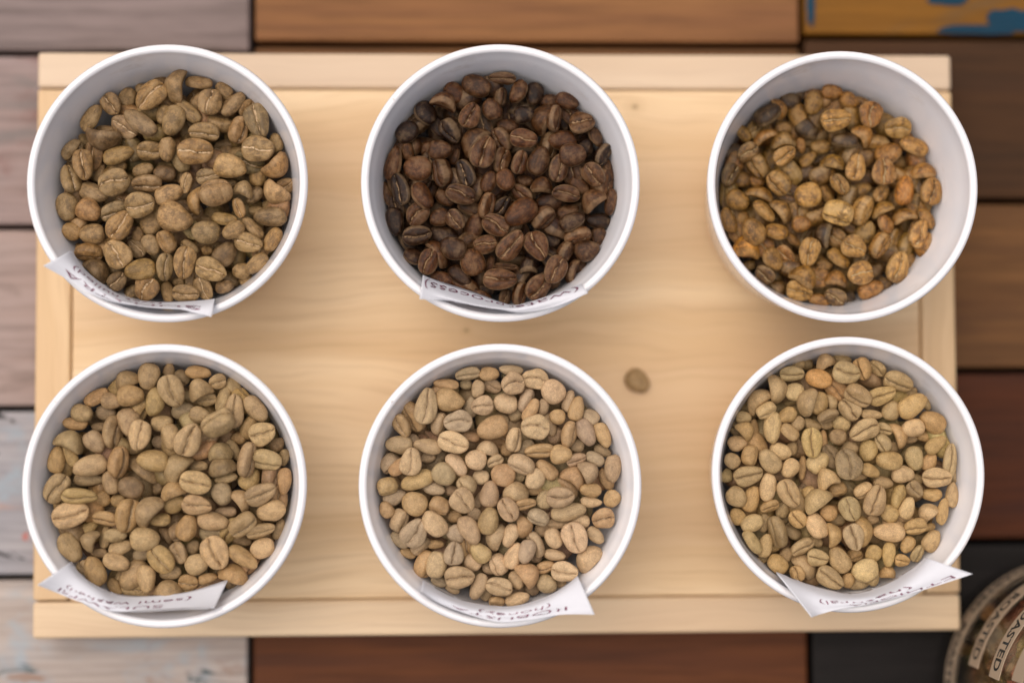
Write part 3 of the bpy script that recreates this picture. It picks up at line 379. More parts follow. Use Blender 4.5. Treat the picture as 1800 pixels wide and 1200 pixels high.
[(-9.4,32.6,7.7,4.3,10,30,0,'n'),(-2.9,32.7,5.9,4.7,0,150,0,'o'),(3.6,33.6,7.3,3.3,-5,150,0,'n'),(-15.6,29.6,7.7,3.6,-5,150,0,'o'),(3.8,29.4,7,6.9,20,0,0,'n'),(10.5,30.8,8.2,6.2,-5,0,0,'l'),(16,27.2,7.7,7.3,-40,170,0,'l'),(-1.8,29.1,5.5,4.7,-20,20,1,'n'),(-6.5,28,5.5,4.3,80,150,0,'n'),(-9.8,29.5,3.8,3.3,0,180,1,'n'),(-21.5,23,11,6.7,80,0,0,'n'),(-25,20.3,9.9,5.4,-60,60,1,'o'),(-14.5,24.6,9.1,6.7,-15,180,0,'o'),(-5,23.1,6.7,6.2,10,0,0,'n'),(-8.4,22.6,6.7,4.3,80,180,1,'g'),(1.8,24,7.4,6.2,-10,160,0,'l'),(7.6,24.7,7.4,4.1,65,70,0,'g'),(9,21.8,7.7,4.3,60,150,0,'o'),(20.3,24.4,6.7,4.1,75,150,0,'n'),(22.5,22.2,7.7,4.8,75,150,0,'o'),(13,22.5,5.2,3.6,80,180,0,'n'),(27.5,20.1,5.4,5.1,-30,150,0,'g'),(17.1,19.7,4.9,4.7,0,180,0,'o'),(4.7,20.4,4.7,4.2,60,180,1,'n'),(-28.4,17.5,7.4,5.5,-60,40,0,'o'),(-18.1,17.9,6.9,4.3,75,70,0,'n'),(-12.3,18.4,8.7,6.5,5,0,0,'g'),(-2.2,16.6,9.6,7.2,20,170,0,'o'),(-0.4,18.9,6.7,4.5,0,150,1,'n'),(10.3,16.6,8.7,7.4,-5,0,0,'l'),(14.8,17.4,7.4,4.5,-70,180,1,'n'),(20.1,14.7,8.1,4.3,75,60,0,'o'),(25.5,15.2,8.8,5.5,-65,180,0,'g'),(30.8,14.4,8.1,4.8,-65,180,0,'o'),(3.9,13.1,7.4,4.3,80,60,0,'l'),(-8.4,14.1,5.5,3.3,-10,150,1,'o'),(16.6,14.2,5.5,4.3,60,180,1,'n'),(-29.5,11.9,8.4,5.5,0,180,0,'n'),(-21,11.3,8.8,4.8,-10,170,0,'n'),(-13.5,12.3,9.5,6.5,-15,0,0,'l'),(-3.5,10.6,6.7,4,-10,120,0,'l'),(11.7,10,8.8,5.3,5,40,0,'o'),(18,8.7,6.7,5.8,0,180,0,'y'),(23.1,11.2,4.5,4.2,0,180,1,'n'),(7.9,10.6,5.9,4.3,40,180,1,'g'),(-25.9,7,8.4,6.5,82,0,0,'l'),(-32.6,6.7,6.5,5.8,40,60,1,'g'),(-29.7,5.6,7.2,4.5,40,150,0,'o'),(-12.4,6,8.1,5.2,-50,150,0,'l'),(-7,7.3,6.5,6.2,0,180,0,'l'),(-1.5,7,5.2,4,30,30,0,'n'),(6.4,6.3,8.1,5.5,-25,60,0,'l'),(-21,8.2,4.5,3.8,0,180,1,'n'),(2.4,10.3,4.7,4.2,60,180,1,'o'),(22.4,7.3,6.2,4.3,20,40,0,'n'),(28.2,7.4,6.2,4.3,-30,150,0,'g'),(30.7,9.4,5.5,3.6,-20,180,1,'n'),(33.6,4.5,8.4,5.2,85,180,0,'n'),(-33.1,0.1,6.2,5.8,20,60,0,'y'),(-24.3,1.7,10.2,5.8,20,150,0,'y'),(-16.4,3,7.4,6.7,-40,180,0,'n'),(-9.4,0.2,6.3,5.5,-40,50,0,'n'),(-5.5,2,5.2,4.7,0,180,0,'l'),(1,2.8,7.4,7,0,180,0,'o'),(14,4.4,7.7,5.8,-40,140,0,'o'),(10.4,1.5,6.4,5.8,60,180,0,'l'),(5.8,2.3,3.8,3.6,0,180,1,'l'),(22,2.2,8.1,5.1,-35,110,0,'o'),(26.2,3.6,7,4.8,-60,120,0,'n'),(31.8,1.4,7.2,4.5,-70,180,1,'o'),(-19.3,-1.2,6.9,4.3,-15,180,0,'g'),(-3,-2.7,8.1,5.8,82,180,0,'n'),(4.2,-2.2,8.1,5.1,15,130,0,'n'),(10,-1,5.9,5.2,-30,180,1,'o'),(20.1,-0.7,8.8,5.5,-50,70,1,'o'),(26.7,-1.8,6.7,4.3,-5,180,0,'o'),(-30.8,-3.6,7.4,4.8,20,180,0,'g'),(-25,-5.4,7.9,7.2,-20,180,0,'y'),(-17.5,-5.7,6.2,5.5,-20,60,0,'o'),(-11,-4.7,7.7,7.6,-50,0,0,'n'),(-14.2,-1.9,4.5,3.3,0,180,1,'n'),(17.6,-3.4,8.5,6.5,5,10,0,'n'),(13.6,-4.6,6.1,5.6,60,180,1,'l'),(27,-5.4,6.7,3.3,-5,180,0,'l'),(33,-4.5,5.5,5.1,60,180,0,'o'),(-33.7,-7.2,5.3,4.3,-60,180,0,'o'),(2.4,-7.3,7.7,6.2,-60,0,0,'n'),(7.4,-5.6,6.6,4,10,40,0,'o'),(-5.9,-4.5,5.2,3,70,180,1,'n'),(-29.9,-10.1,6.9,5.5,70,60,0,'n'),(20.1,-7.9,10.8,5.5,10,160,0,'n'),(11.4,-9.3,6.6,4.8,-20,60,0,'g'),(30.2,-9.9,6.9,6.5,10,20,0,'o'),(-18.9,-11.2,8.8,6.5,-45,160,0,'l'),(-3.4,-10.6,8.4,6.5,75,160,0,'y'),(7.2,-12.3,6.6,4.3,-80,120,0,'o'),(-13.2,-9.5,4.5,3.8,0,180,1,'o'),(-7.4,-9.1,4.6,4.2,60,180,1,'l'),(17.2,-11.6,6.6,3.3,0,150,1,'l'),(23.7,-10.8,5.9,4,-10,180,0,'l'),(-24.9,-13.8,9.1,7.6,55,0,0,'g'),(-8.8,-13.1,9.5,5.8,-60,170,0,'n'),(-12.8,-14.5,5.9,5.2,-50,180,0,'g'),(2.7,-14.7,7.4,4.8,70,150,0,'l'),(-1.6,-15.3,8.1,4.3,70,120,0,'n'),(15.7,-15.8,6.6,5.4,-60,180,0,'l'),(21.7,-15.5,9.5,7.7,-65,0,0,'l'),(28,-15.1,6.2,4.3,-45,180,0,'n'),(10.8,-17.5,8.1,4.3,-70,70,0,'n'),(-29.4,-16.2,6.6,4.3,-40,180,1,'g'),(-23.6,-17.6,6.6,4.3,40,60,1,'n'),(-18.9,-17.7,5.5,3,0,180,1,'o'),(12.5,-13.6,4.6,4.2,0,180,1,'n'),(-13.5,-20,7,6.2,82,0,0,'g'),(-5.8,-19.9,7,5.5,-45,180,0,'y'),(3.7,-20.7,8.4,5,65,150,0,'l'),(7.4,-19.4,7.4,5.2,70,160,0,'g'),(-18.6,-23.3,8.1,6.7,80,180,0,'l'),(-22.5,-23,8.3,5.8,70,60,1,'o'),(-8,-22.9,5.5,5,-30,180,0,'l'),(0.1,-23.2,6.6,5.8,-60,60,0,'l'),(16,-20.7,6.6,3.6,-10,160,0,'n'),(25.9,-22,9.1,5.2,50,120,0,'l'),(-2.4,-25,5.9,3.3,-10,180,1,'l'),(8.3,-26.1,8.1,5.5,-55,130,0,'o'),(13.5,-24,6.2,4.3,10,40,0,'o'),(18.9,-25.5,8.1,6.2,-10,5,0,'l'),(-11.9,-26.9,8.9,6.9,0,0,0,'n'),(5,-27.9,5.9,4.8,-70,180,0,'n'),(10.6,-21.5,3.8,3.6,0,180,1,'n'),(13.8,-29.2,6.2,5.5,-20,180,0,'n'),(-6.6,-29.6,8.4,4.8,65,150,0,'n'),(-0.3,-29.6,8.1,5.8,-10,5,0,'n'),(-17.9,-28.4,5.2,3.6,-30,180,1,'g'),(-13.9,-30.6,4.5,3,-20,180,1,'n'),(9.5,-30.8,4.6,4.2,0,180,1,'d'),(18.1,-29.4,3.5,2.6,0,180,1,'n'),(4.9,-33.3,7.6,4.8,15,140,0,'l'),(-1,-33.9,4.8,3,0,60,0,'o'),(-3.9,-32.1,4.6,4,60,180,1,'n'),(-26.9,-20.1,5.2,3.3,-20,150,1,'o')],
[(-4.2,33.3,6.3,4.1,20,120,0,'n'),(1.4,33.9,6,3.4,-10,150,1,'n'),(1.3,29.9,8.5,7.2,-10,0,0,'n'),(7.1,31.1,7,5.3,-75,50,0,'o'),(11.7,31.4,6,4.4,-40,40,0,'n'),(-9.3,33,4.5,3.7,0,180,1,'d'),(-11.8,32.1,4.5,3.1,30,180,1,'n'),(-14.5,29.7,7.5,4.8,0,20,0,'n'),(-6.5,28,8.3,6,-15,180,0,'O'),(17.2,27.4,9.2,4.5,-20,50,0,'n'),(-18.8,25.1,8.9,4.8,-80,120,0,'n'),(-13.7,24.2,6,5.6,10,180,0,'l'),(-24.6,21.9,9.2,4.8,45,100,0,'n'),(-22.8,19.1,6.3,4.4,30,60,0,'l'),(-10.6,21.3,8.9,4.1,70,120,0,'n'),(-6.6,20.9,7.1,6,70,170,0,'o'),(-2.1,20.9,6,3.4,-75,100,1,'n'),(4.9,23.4,8.6,5.6,-30,60,0,'n'),(12.1,23,8.9,5.6,20,5,0,'y'),(2.9,19.2,7.5,6.6,-45,20,0,'n'),(15.2,18.6,6.3,5.6,70,180,0,'n'),(21.1,20,9.7,6.7,35,180,0,'y'),(9.3,17.5,6.7,3.4,-5,150,0,'l'),(27.5,15,8.6,6.7,-30,180,0,'o'),(26.7,20.6,4.5,3.1,-60,150,1,'n'),(22.1,24.3,4,3.1,20,150,1,'n'),(-28.8,16.6,4.8,4.1,0,180,0,'n'),(-28.4,12.9,6.3,4.4,-50,120,0,'o'),(-25.2,12.9,6.7,3.1,-85,150,1,'o'),(-20.7,13.6,9.6,5.5,85,180,0,'l'),(-16.2,17.5,6,4.8,30,150,0,'o'),(-15.5,12.4,6.3,4.8,-40,150,0,'n'),(-12.8,14.7,4.8,4.2,60,180,0,'n'),(-8.1,14.7,6,3.4,-20,150,1,'n'),(-4.4,17.2,6.7,3.7,20,60,0,'d'),(-3.8,14.7,4.5,3.4,0,150,1,'n'),(0.7,14.6,5.6,5.1,0,180,1,'l'),(6.2,12.8,9.6,6.3,25,10,0,'n'),(13.1,13.1,5.3,4.4,-20,40,0,'n'),(17.6,11.3,8.2,3.7,-65,110,0,'o'),(21.2,13.4,7.1,5.6,10,180,0,'l'),(26.5,10.9,6.3,3.8,0,180,1,'o'),(28.3,8.3,7.5,4.5,35,180,0,'y'),(21.7,10.1,4.5,3.1,0,180,1,'n'),(-30.6,9.2,6.3,4.8,10,150,0,'n'),(-27.9,5.5,6.3,5.3,80,60,0,'o'),(-9.4,9.2,9.2,6.3,-85,0,0,'y'),(-1,10.8,5.4,5,0,180,0,'d'),(-4.9,9.5,7.1,3.1,85,150,1,'o'),(-18.2,6.5,7,5.5,-5,180,0,'l'),(-14.1,7.4,4.5,3.8,60,180,1,'n'),(12.6,9.1,6,4.5,-60,60,0,'n'),(8,6.8,6.7,5.6,80,180,0,'y'),(15.7,7.6,4.5,3.8,0,180,1,'n'),(-32.5,3.9,5.2,4.8,-30,180,0,'n'),(-21.6,3.8,8.2,6,-50,180,0,'n'),(-6.8,3.2,7.4,6.3,40,180,0,'l'),(1.1,2.8,9.6,8,-75,10,0,'G'),(13.8,4,8.2,6,-5,150,0,'y'),(21.7,4.3,7.5,5.6,-80,180,0,'n'),(3.6,7.3,5.3,4.4,0,180,1,'l'),(26.5,3.2,6,4.8,60,180,0,'o'),(32.1,3.5,10.8,4.5,85,20,0,'g'),(34.2,0.6,8.2,2.6,85,90,1,'g'),(-28,-0.4,8.9,6.3,15,10,0,'n'),(-15.5,1.6,6.3,5.3,50,180,0,'l'),(-11.2,1.6,7.4,2.6,85,150,1,'o'),(8.5,0.9,6,4.4,-25,150,0,'o'),(18.2,-0.3,7,5.6,0,180,0,'l'),(28.1,-1.4,8.9,6.1,0,5,0,'l'),(-33.5,-0.5,4.5,3.6,80,180,1,'n'),(-22.3,-4,8.5,5.2,82,180,0,'l'),(-4.7,-1.4,7.1,5.5,25,110,0,'l'),(13,-2.9,6.3,4.1,-5,180,1,'n'),(5.7,-0.9,5.3,3.1,0,180,1,'n'),(6,-4.7,6,4.4,30,60,0,'l'),(-31.5,-6.7,6.7,6,-40,180,0,'n'),(-27,-7.4,8.2,5.5,70,180,0,'o'),(-16,-5.7,9.2,6.5,-60,0,0,'n'),(-10,-5.4,4.2,4.1,30,60,0,'o'),(-8.1,-7.5,9.6,4.8,35,120,0,'n'),(-1,-4.3,5.5,5.1,20,60,1,'o'),(16.6,-7,7.7,4.1,70,60,0,'y'),(21.8,-4.8,5.6,4.8,-50,30,0,'d'),(23,-2.1,4.5,3.8,0,180,1,'n'),(9.1,-8,9.6,6.8,70,0,0,'n'),(33.1,-6.5,7.8,4.1,85,180,0,'n'),(27,-6.3,6.3,4.1,0,160,0,'o'),(1.8,-10.4,7.7,6.5,-60,5,0,'n'),(19.1,-10.3,7,4.8,70,180,0,'l'),(25.4,-11.8,6.7,4.4,50,120,0,'l'),(29.8,-11.4,8.2,3.7,80,150,0,'o'),(-21.8,-9.3,6,4.1,20,40,0,'o'),(-4.1,-11.6,5.5,5,-20,180,0,'o'),(-17.3,-10.8,5.2,4.2,80,180,1,'n'),(-31.2,-12.6,5.4,4.8,-60,180,0,'y'),(13.8,-11.7,6,5.3,-40,180,0,'y'),(-26.9,-14.5,7.1,5.5,20,180,0,'l'),(-13.4,-13.2,6,5.5,-50,20,0,'o'),(-7.8,-15.2,8.2,6.3,-60,160,0,'l'),(6.5,-17.1,9.9,4.1,-80,120,0,'o'),(-22.8,-14.7,6,3.6,80,180,1,'n'),(-0.8,-13.8,5.3,3.8,0,180,1,'n'),(13.5,-17.4,9.6,6,-3,180,0,'l'),(21.3,-15.6,7,5.6,10,30,0,'o'),(9.9,-13.8,3.8,3.1,0,180,1,'l'),(-19.2,-16.9,9.9,4.8,-75,70,0,'d'),(2.6,-18.7,8.1,6.3,-80,0,0,'g'),(-2.7,-18.1,7.4,4.1,-85,120,0,'o'),(-14.4,-17.3,6,4.5,-30,150,1,'d'),(-27.1,-19.9,8.1,4.8,-55,140,0,'n'),(-23.3,-21.1,7.4,4.8,70,150,0,'n'),(26.4,-16.4,5.3,2.6,10,180,1,'o'),(-12.5,-21.2,7.4,5.2,30,40,0,'n'),(-7.4,-20.3,4.5,3.1,-20,180,1,'n'),(27.1,-20.4,7.1,5.3,60,180,0,'n'),(19.3,-21.2,5.5,4.4,60,180,0,'o'),(16.2,-20.6,3.9,3.1,80,180,1,'n'),(-20,-22,3.9,3.1,0,180,1,'o'),(-7.9,-24.6,6.7,5.5,-10,10,0,'n'),(-1.2,-25.4,8.5,6.3,-60,180,0,'n'),(-16,-24.2,4.7,4.2,60,180,1,'n'),(13.5,-24,7.7,4.1,85,170,0,'y'),(22.2,-23.7,5.5,4.4,60,40,0,'n'),(9.3,-23.9,5.5,5.1,60,180,0,'y'),(4.2,-24,4.7,4.2,30,60,1,'o'),(-10.9,-27.1,8.9,4.1,-50,130,0,'n'),(-19.3,-26.5,6.7,6,-40,150,0,'o'),(17.6,-25.7,4.8,4.1,-10,20,0,'o'),(6.3,-28.6,8.1,7,20,180,0,'l'),(-13.7,-29.3,5.2,4.8,-60,30,0,'o'),(-4.3,-30.8,8.9,6.3,-35,0,0,'n'),(1.5,-31.6,4.8,4.1,80,180,0,'o'),(8.9,-30.9,4.8,4.1,60,150,0,'n'),(13.5,-29.3,5.2,3.4,0,120,0,'o'),(-23,-25.4,3.2,2.6,0,180,1,'n')]]
LABELS = {0:[[[-30.17,-18.84,61.4],[-28.22,-20.53,73.6],[-33.79,-24.83,78.5]],[[-26.53,-23.94,61.4],[-24.36,-25.52,73.6],[-27.21,-28.7,74.5]],[[-20.02,-29.04,61.4],[-18.52,-30.73,73.6],[-20.88,-32.61,74.5]],[[-13.53,-32.32,61.4],[-12.44,-34.03,73.6],[-13.86,-35.1,74.5]],[[-6.32,-33.64,61.4],[-5.32,-35.8,73.6],[-5.44,-36.18,74.5]],[[2.33,-33.66,61.4],[3.73,-36.24,73.6],[3.69,-36.91,74.5]],[[12.29,-33.1,61.4],[13.83,-34.73,73.6],[13.73,-39.46,78.5]]],1:[[[-22.87,-26.35,62.5],[-22.88,-28.64,73.6],[-23.57,-34.65,78.5]],[[-15.96,-28.7,62.5],[-16.77,-32.43,73.6],[-17.38,-34.57,74.5]],[[-7.95,-31.27,62.5],[-8.7,-35.02,73.6],[-8.86,-35.8,74.5]],[[0.06,-34.21,62.5],[-0.29,-36.48,73.6],[-0.32,-37.46,74.5]],[[5.16,-35.17,62.5],[5.01,-36.42,73.6],[6.09,-38.18,74.5]],[[14.68,-32.41,62.5],[14.23,-33.76,73.6],[15.37,-36.56,74.5]],[[24.22,-29.13,62.5],[23.48,-30.27,73.6],[24.71,-32.96,78.5]]],3:[[[-28.17,-22.36,66.5],[-27.31,-22.3,73.6],[-34.21,-27.44,78.5]],[[-25.32,-26.13,66.5],[-24.24,-25.92,73.6],[-29.11,-30.28,74.5]],[[-18.94,-29.72,66.5],[-18.64,-29.84,73.6],[-22.86,-32.77,74.5]],[[-11.87,-31.55,66.5],[-12.88,-33.4,73.6],[-14.51,-35.27,74.5]],[[-3.39,-31.76,66.5],[-4.1,-33.57,70.5],[-4.79,-35.35,74.5]],[[6.51,-30.64,66.5],[5.72,-32.78,70.5],[4.95,-34.88,74.5]],[[17.48,-27.32,66.5],[15.56,-32.7,73.6],[15.24,-34.27,78.5]]],4:[[[-22.53,-27.64,66.5],[-22.6,-27.88,73.6],[-23.05,-29.91,78.5]],[[-14.31,-32.19,66.5],[-15.13,-32.49,73.6],[-16.44,-33.99,74.5]],[[-5.72,-34.4,66.5],[-6.78,-35.2,73.6],[-7.99,-37.07,74.5]],[[2.89,-35.54,66.5],[2.16,-35.5,73.6],[-0.24,-38.89,74.5]],[[11.52,-33.48,66.5],[10.53,-33.96,73.6],[8.23,-38.26,74.5]],[[18.01,-30.68,66.5],[17.53,-30.85,73.6],[17.43,-36.94,74.5]],[[22.92,-27.5,66.5],[22.74,-27.7,73.6],[26.44,-36.59,78.5]]],5:[[[-19.88,-29.41,65.0],[-20.57,-29.91,73.6],[-12.93,-40.43,78.5]],[[-12.47,-31.77,65.0],[-12.52,-33.76,73.6],[-8.84,-39.85,74.5]],[[-4.47,-34.0,65.0],[-5.22,-35.52,73.6],[-3.81,-38.62,74.5]],[[3.55,-35.22,65.0],[2.5,-35.5,73.6],[4.09,-37.42,74.5]],[[12.38,-31.97,65.0],[11.76,-33.65,73.6],[12.74,-35.44,74.5]],[[19.03,-28.63,65.0],[18.96,-29.38,73.6],[23.57,-32.49,74.5]],[[24.59,-25.06,65.0],[23.74,-24.94,73.6],[33.79,-28.54,78.5]]]}

# ------------------------------------------------------------------ coffee beans
def bean_shape(seed, nr=24, ns=38, pea=False, curl=False):
    """unit bean: x, y in -1..1, z over 1; flat creased face up. Returns verts, faces, crease, edge"""
    r = np.random.RandomState(seed)
    t = np.linspace(0, math.pi, nr + 1)
    psi = 2*math.pi*np.arange(ns)/ns
    phi = psi - 0.62*np.sin(psi)
    T, P = np.meshgrid(t[1:-1], phi, indexing='ij')
    x = -np.cos(T); prof = np.sin(T)**(0.76 + 0.12*r.rand())
    yr, zr = np.sin(P), np.cos(P)
    y = prof*np.sign(yr)*np.abs(yr)**0.9
    flat = 0.38 if not pea else 0.5
    pz = 0.60 if not pea else 0.8
    z = np.where(zr > 0, flat*prof**0.8*np.clip(zr, 0, 1)**pz, (1-flat)*prof**0.9*zr)
    amp, ph, skew = 0.04 + 0.16*r.rand(), r.rand()*6, (r.rand()-0.5)*0.5
    yc = amp*np.sin(x*2.6 + ph) + 0.03*np.sin(x*9 + ph*3) + (r.rand()-0.5)*0.12
    dd = (y - yc)
    up = (zr > 0)
    g = np.exp(-(dd/(0.045 + 0.02*r.rand()))**2)*up
    z = z - g*(0.12 + 0.10*r.rand())*np.minimum(1, prof*1.6) - (0.05 + 0.09*r.rand())*np.exp(-np.abs(dd)/0.20)*up*prof + 0.05*np.exp(-((np.abs(dd) - 0.40)/0.22)**2)*up*prof
    ridge = np.exp(-(dd/0.03)**2)*up*np.clip(np.sin(x*(9 + 5*r.rand()) + r.rand()*6), 0, 1)
    z = z + 0.12*ridge
    edge = np.where(zr > -0.25, np.clip((np.abs(yr)**2*prof + (1-prof)*1.1 - 0.45)/0.55, 0, 1), 0)
    bend = (0.10*r.rand() if not curl else 0.30 + 0.15*r.rand())
    z = z + bend*(x**2 - 0.4)*(1 if curl else np.where(zr > 0, 1, -1))
    if curl: y = y*(1 - 0.18*x**2)
    y = y*(1 + skew*x)
    for q in range(5):
        kx, ky, kz = r.randn(3)*2.6
        dsp = 0.020*np.sin(kx*x + ky*y + kz*z*1.5 + r.rand()*6)
        y = y + dsp*np.sign(y)*np.abs(y); z = z + dsp*0.8*prof
    x = x*(1 + 0.05*(r.rand()-0.5)*2*yr) ; y = y + 0.10*(r.rand()-0.5)*(x**2 - 0.4)
    z = z + 0.16
    V = np.stack([x, y, z], -1).reshape(-1, 3)
    a, b = np.array([[-1.0, 0, 0.12]]), np.array([[1.0, 0, 0.12]])
    V = np.concatenate([V, a, b])
    n = nr - 1
    F = []
    for i in range(n - 1):
        for j in range(ns):
            k = (j + 1) % ns
            F.append((i*ns + j, i*ns + k, (i+1)*ns + k, (i+1)*ns + j))
    for j in range(ns):
        k = (j + 1) % ns
        F.append((n*ns, k, j)); F.append((n*ns + 1, (n-1)*ns + j, (n-1)*ns + k))
    cre = np.concatenate([(np.exp(-(dd/0.13)**2)*up*np.minimum(1, prof*1.5)).ravel(), [0.3, 0.3]])
    edg = np.concatenate([edge.ravel(), [1, 1]])
    return V, F, cre, edg

def add_attrs(me, co, cre, edg, tint, rn):
    me.attributes.new("bean_co", 'FLOAT_VECTOR', 'POINT').data.foreach_set("vector", np.asarray(co, np.float32).ravel())
    me.attributes.new("crease", 'FLOAT', 'POINT').data.foreach_set("value", np.asarray(cre, np.float32))
    me.attributes.new("edge", 'FLOAT', 'POINT').data.foreach_set("value", np.asarray(edg, np.float32))
    me.attributes.new("tint", 'FLOAT_VECTOR', 'POINT').data.foreach_set("vector", np.asarray(tint, np.float32).ravel())
    me.attributes.new("rnd", 'FLOAT', 'POINT').data.foreach_set("value", np.asarray(rn, np.float32))

NVAR = 14
HI = [bean_shape(100 + s, 26, 44) for s in range(NVAR)] + [bean_shape(190, 26, 44, True)] + [bean_shape(200 + s, 26, 44, False, True) for s in range(4)]
LO = [bean_shape(100 + s, 10, 16) for s in range(NVAR)]
CHAFF = (0.62, 0.45, 0.27)
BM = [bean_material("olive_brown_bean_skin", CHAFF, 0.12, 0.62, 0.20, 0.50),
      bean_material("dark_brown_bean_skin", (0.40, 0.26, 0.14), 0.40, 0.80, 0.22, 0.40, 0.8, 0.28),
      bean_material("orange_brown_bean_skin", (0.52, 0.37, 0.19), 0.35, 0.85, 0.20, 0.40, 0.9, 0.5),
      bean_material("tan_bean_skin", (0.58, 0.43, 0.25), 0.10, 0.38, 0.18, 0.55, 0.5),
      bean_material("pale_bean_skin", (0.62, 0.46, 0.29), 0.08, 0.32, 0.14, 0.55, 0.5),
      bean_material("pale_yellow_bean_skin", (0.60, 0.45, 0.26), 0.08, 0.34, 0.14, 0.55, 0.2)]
BASE = [(0.272, 0.168, 0.066), (0.074, 0.030, 0.0095), (0.245, 0.127, 0.028), (0.355, 0.236, 0.112), (0.410, 0.284, 0.155), (0.420, 0.285, 0.132)]
TONE = {'n': (1, 1, 1), 'l': (1.30, 1.31, 1.35), 'd': (0.62, 0.60, 0.58), 'o': (1.06, 0.96, 0.83), 'g': (0.94, 0.98, 1.09), 'y': (1.07, 1.04, 0.86),
        'k': (0.38, 0.36, 0.36), 'O': (1.18, 0.98, 0.68), 'W': (1.5, 1.65, 2.0), 'G': (0.70, 0.73, 0.78), 'Y': (1.45, 1.32, 0.85)}
DEPTH = [11.6, 10.5, 18.0, 6.5, 6.5, 8.0]
META = {}
HIMESH = {}
def hi_mesh(v, m):
    """bean meshes shared by all single beans of a bowl"""
    if (v, m) not in HIMESH:
        V, F, cre, edg = HI[v]
        me = bpy.data.meshes.new("coffee_bean")
        me.from_pydata([tuple(p) for p in V], [], F)
        me.polygons.foreach_set("use_smooth", [True]*len(F))
        add_attrs(me, V*np.array([1, 0.75, 0.6]), cre, edg, np.ones((len(V), 3)), np.zeros(len(V)))
        me.materials.append(BM[m])
        HIMESH[(v, m)] = me
    return HIMESH[(v, m)]

def bean_dims(L, W, roll):
    s = abs(math.sin(math.radians(roll)))
    if s > 0.75:
        T = W*0.95; w = min(0.78*L, W/0.60)
        w = max(w, W*0.9)
    else:
        w = W; T = min(0.62*W, 0.50*L)
    return L/2, w/2, T

def bean_matrix(x, y, z, L, W, ang, roll, r):
    a, b, c = bean_dims(L, W, roll)
    rot = Matrix.Rotation(math.radians(ang), 4, 'Z') @ Matrix.Rotation(math.radians(r.uniform(-9, 9)), 4, 'Y') @ Matrix.Rotation(math.radians(roll + r.uniform(-6, 6)), 4, 'X')
    return Matrix.Translation((x*MM, y*MM, z*MM)) @ rot, (a*MM, b*MM, c*MM)

SHADE = {'n': "tan", 'l': "pale", 'd': "dark", 'o': "orange brown", 'g': "greyish", 'y': "yellowish", 'k': "blackish", 'O': "bright orange", 'W': "whitish", 'G': "dark greyish", 'Y': "bright yellow"}
NUM = ["twelve", "one", "two", "three", "four", "five", "six", "seven", "eight", "nine", "ten", "eleven"]
def words(i, b):
    x, y, L, W, ang, roll, lay, tone = b
    q = W/L
    shade = SHADE[tone]
    if i == 1 and tone == 'n': shade = "dark brown"
    elif i in (0, 2) and tone == 'n': shade = "brown"
    ro = abs(roll)
    shape = ("long " if L > 9.2 and q < 0.72 else "round " if q > 0.88 else "slim " if q < 0.58 else "big oval " if L > 9.2 else "oval ")
    pose = " bean crease up " if ro <= 30 else " bean back up " if ro >= 140 else " bean on edge "
    rr = math.hypot(x, y)
    if rr < 5: return shape + shade + pose + "at the centre, "
    ring = "against rim, " if rr > 29.5 else "just inside rim, " if rr > 24 else "midway out, " if rr > 16 else "inner ring, " if rr > 10 else "near centre, "
    k = round((90 - math.degrees(math.atan2(y, x))) % 360/15) % 24
    return shape + shade + pose + ring + ("half past %s, " if k % 2 else "%s o'clock, ") % NUM[(k//2) % 12]
RANKS = {2: ("larger ", "smaller "), 3: ("largest ", "middling ", "smallest ")}

class Heap:
    """many beans gathered into one mesh"""
    def __init__(self): self.V, self.F, self.A, self.n = [], [], [[], [], [], [], []], 0
    def add(self, shp, M, sc, tint, rn):
        V, F, cre, edg = shp
        R = np.array(M.to_3x3()); t = np.array(M.translation)
        P = (V*np.array(sc)) @ R.T + t
        self.V.append(P)
        self.F.extend([tuple(v + self.n for v in f) for f in F])
        self.n += len(V)
        for lst, val in zip(self.A, (V*np.array([1, .75, .6]), cre, edg, np.tile(tint, (len(V), 1)), np.full(len(V), rn))): lst.append(val)
    def build(self, name, mat):
        me = bpy.data.meshes.new(name)
        me.from_pydata(np.concatenate(self.V).tolist(), [], self.F)
        me.polygons.foreach_set("use_smooth", [True]*len(self.F))
        add_attrs(me, *[np.concatenate(a) for a in self.A])
        me.materials.append(mat)
        return link(bpy.data.objects.new(name, me))

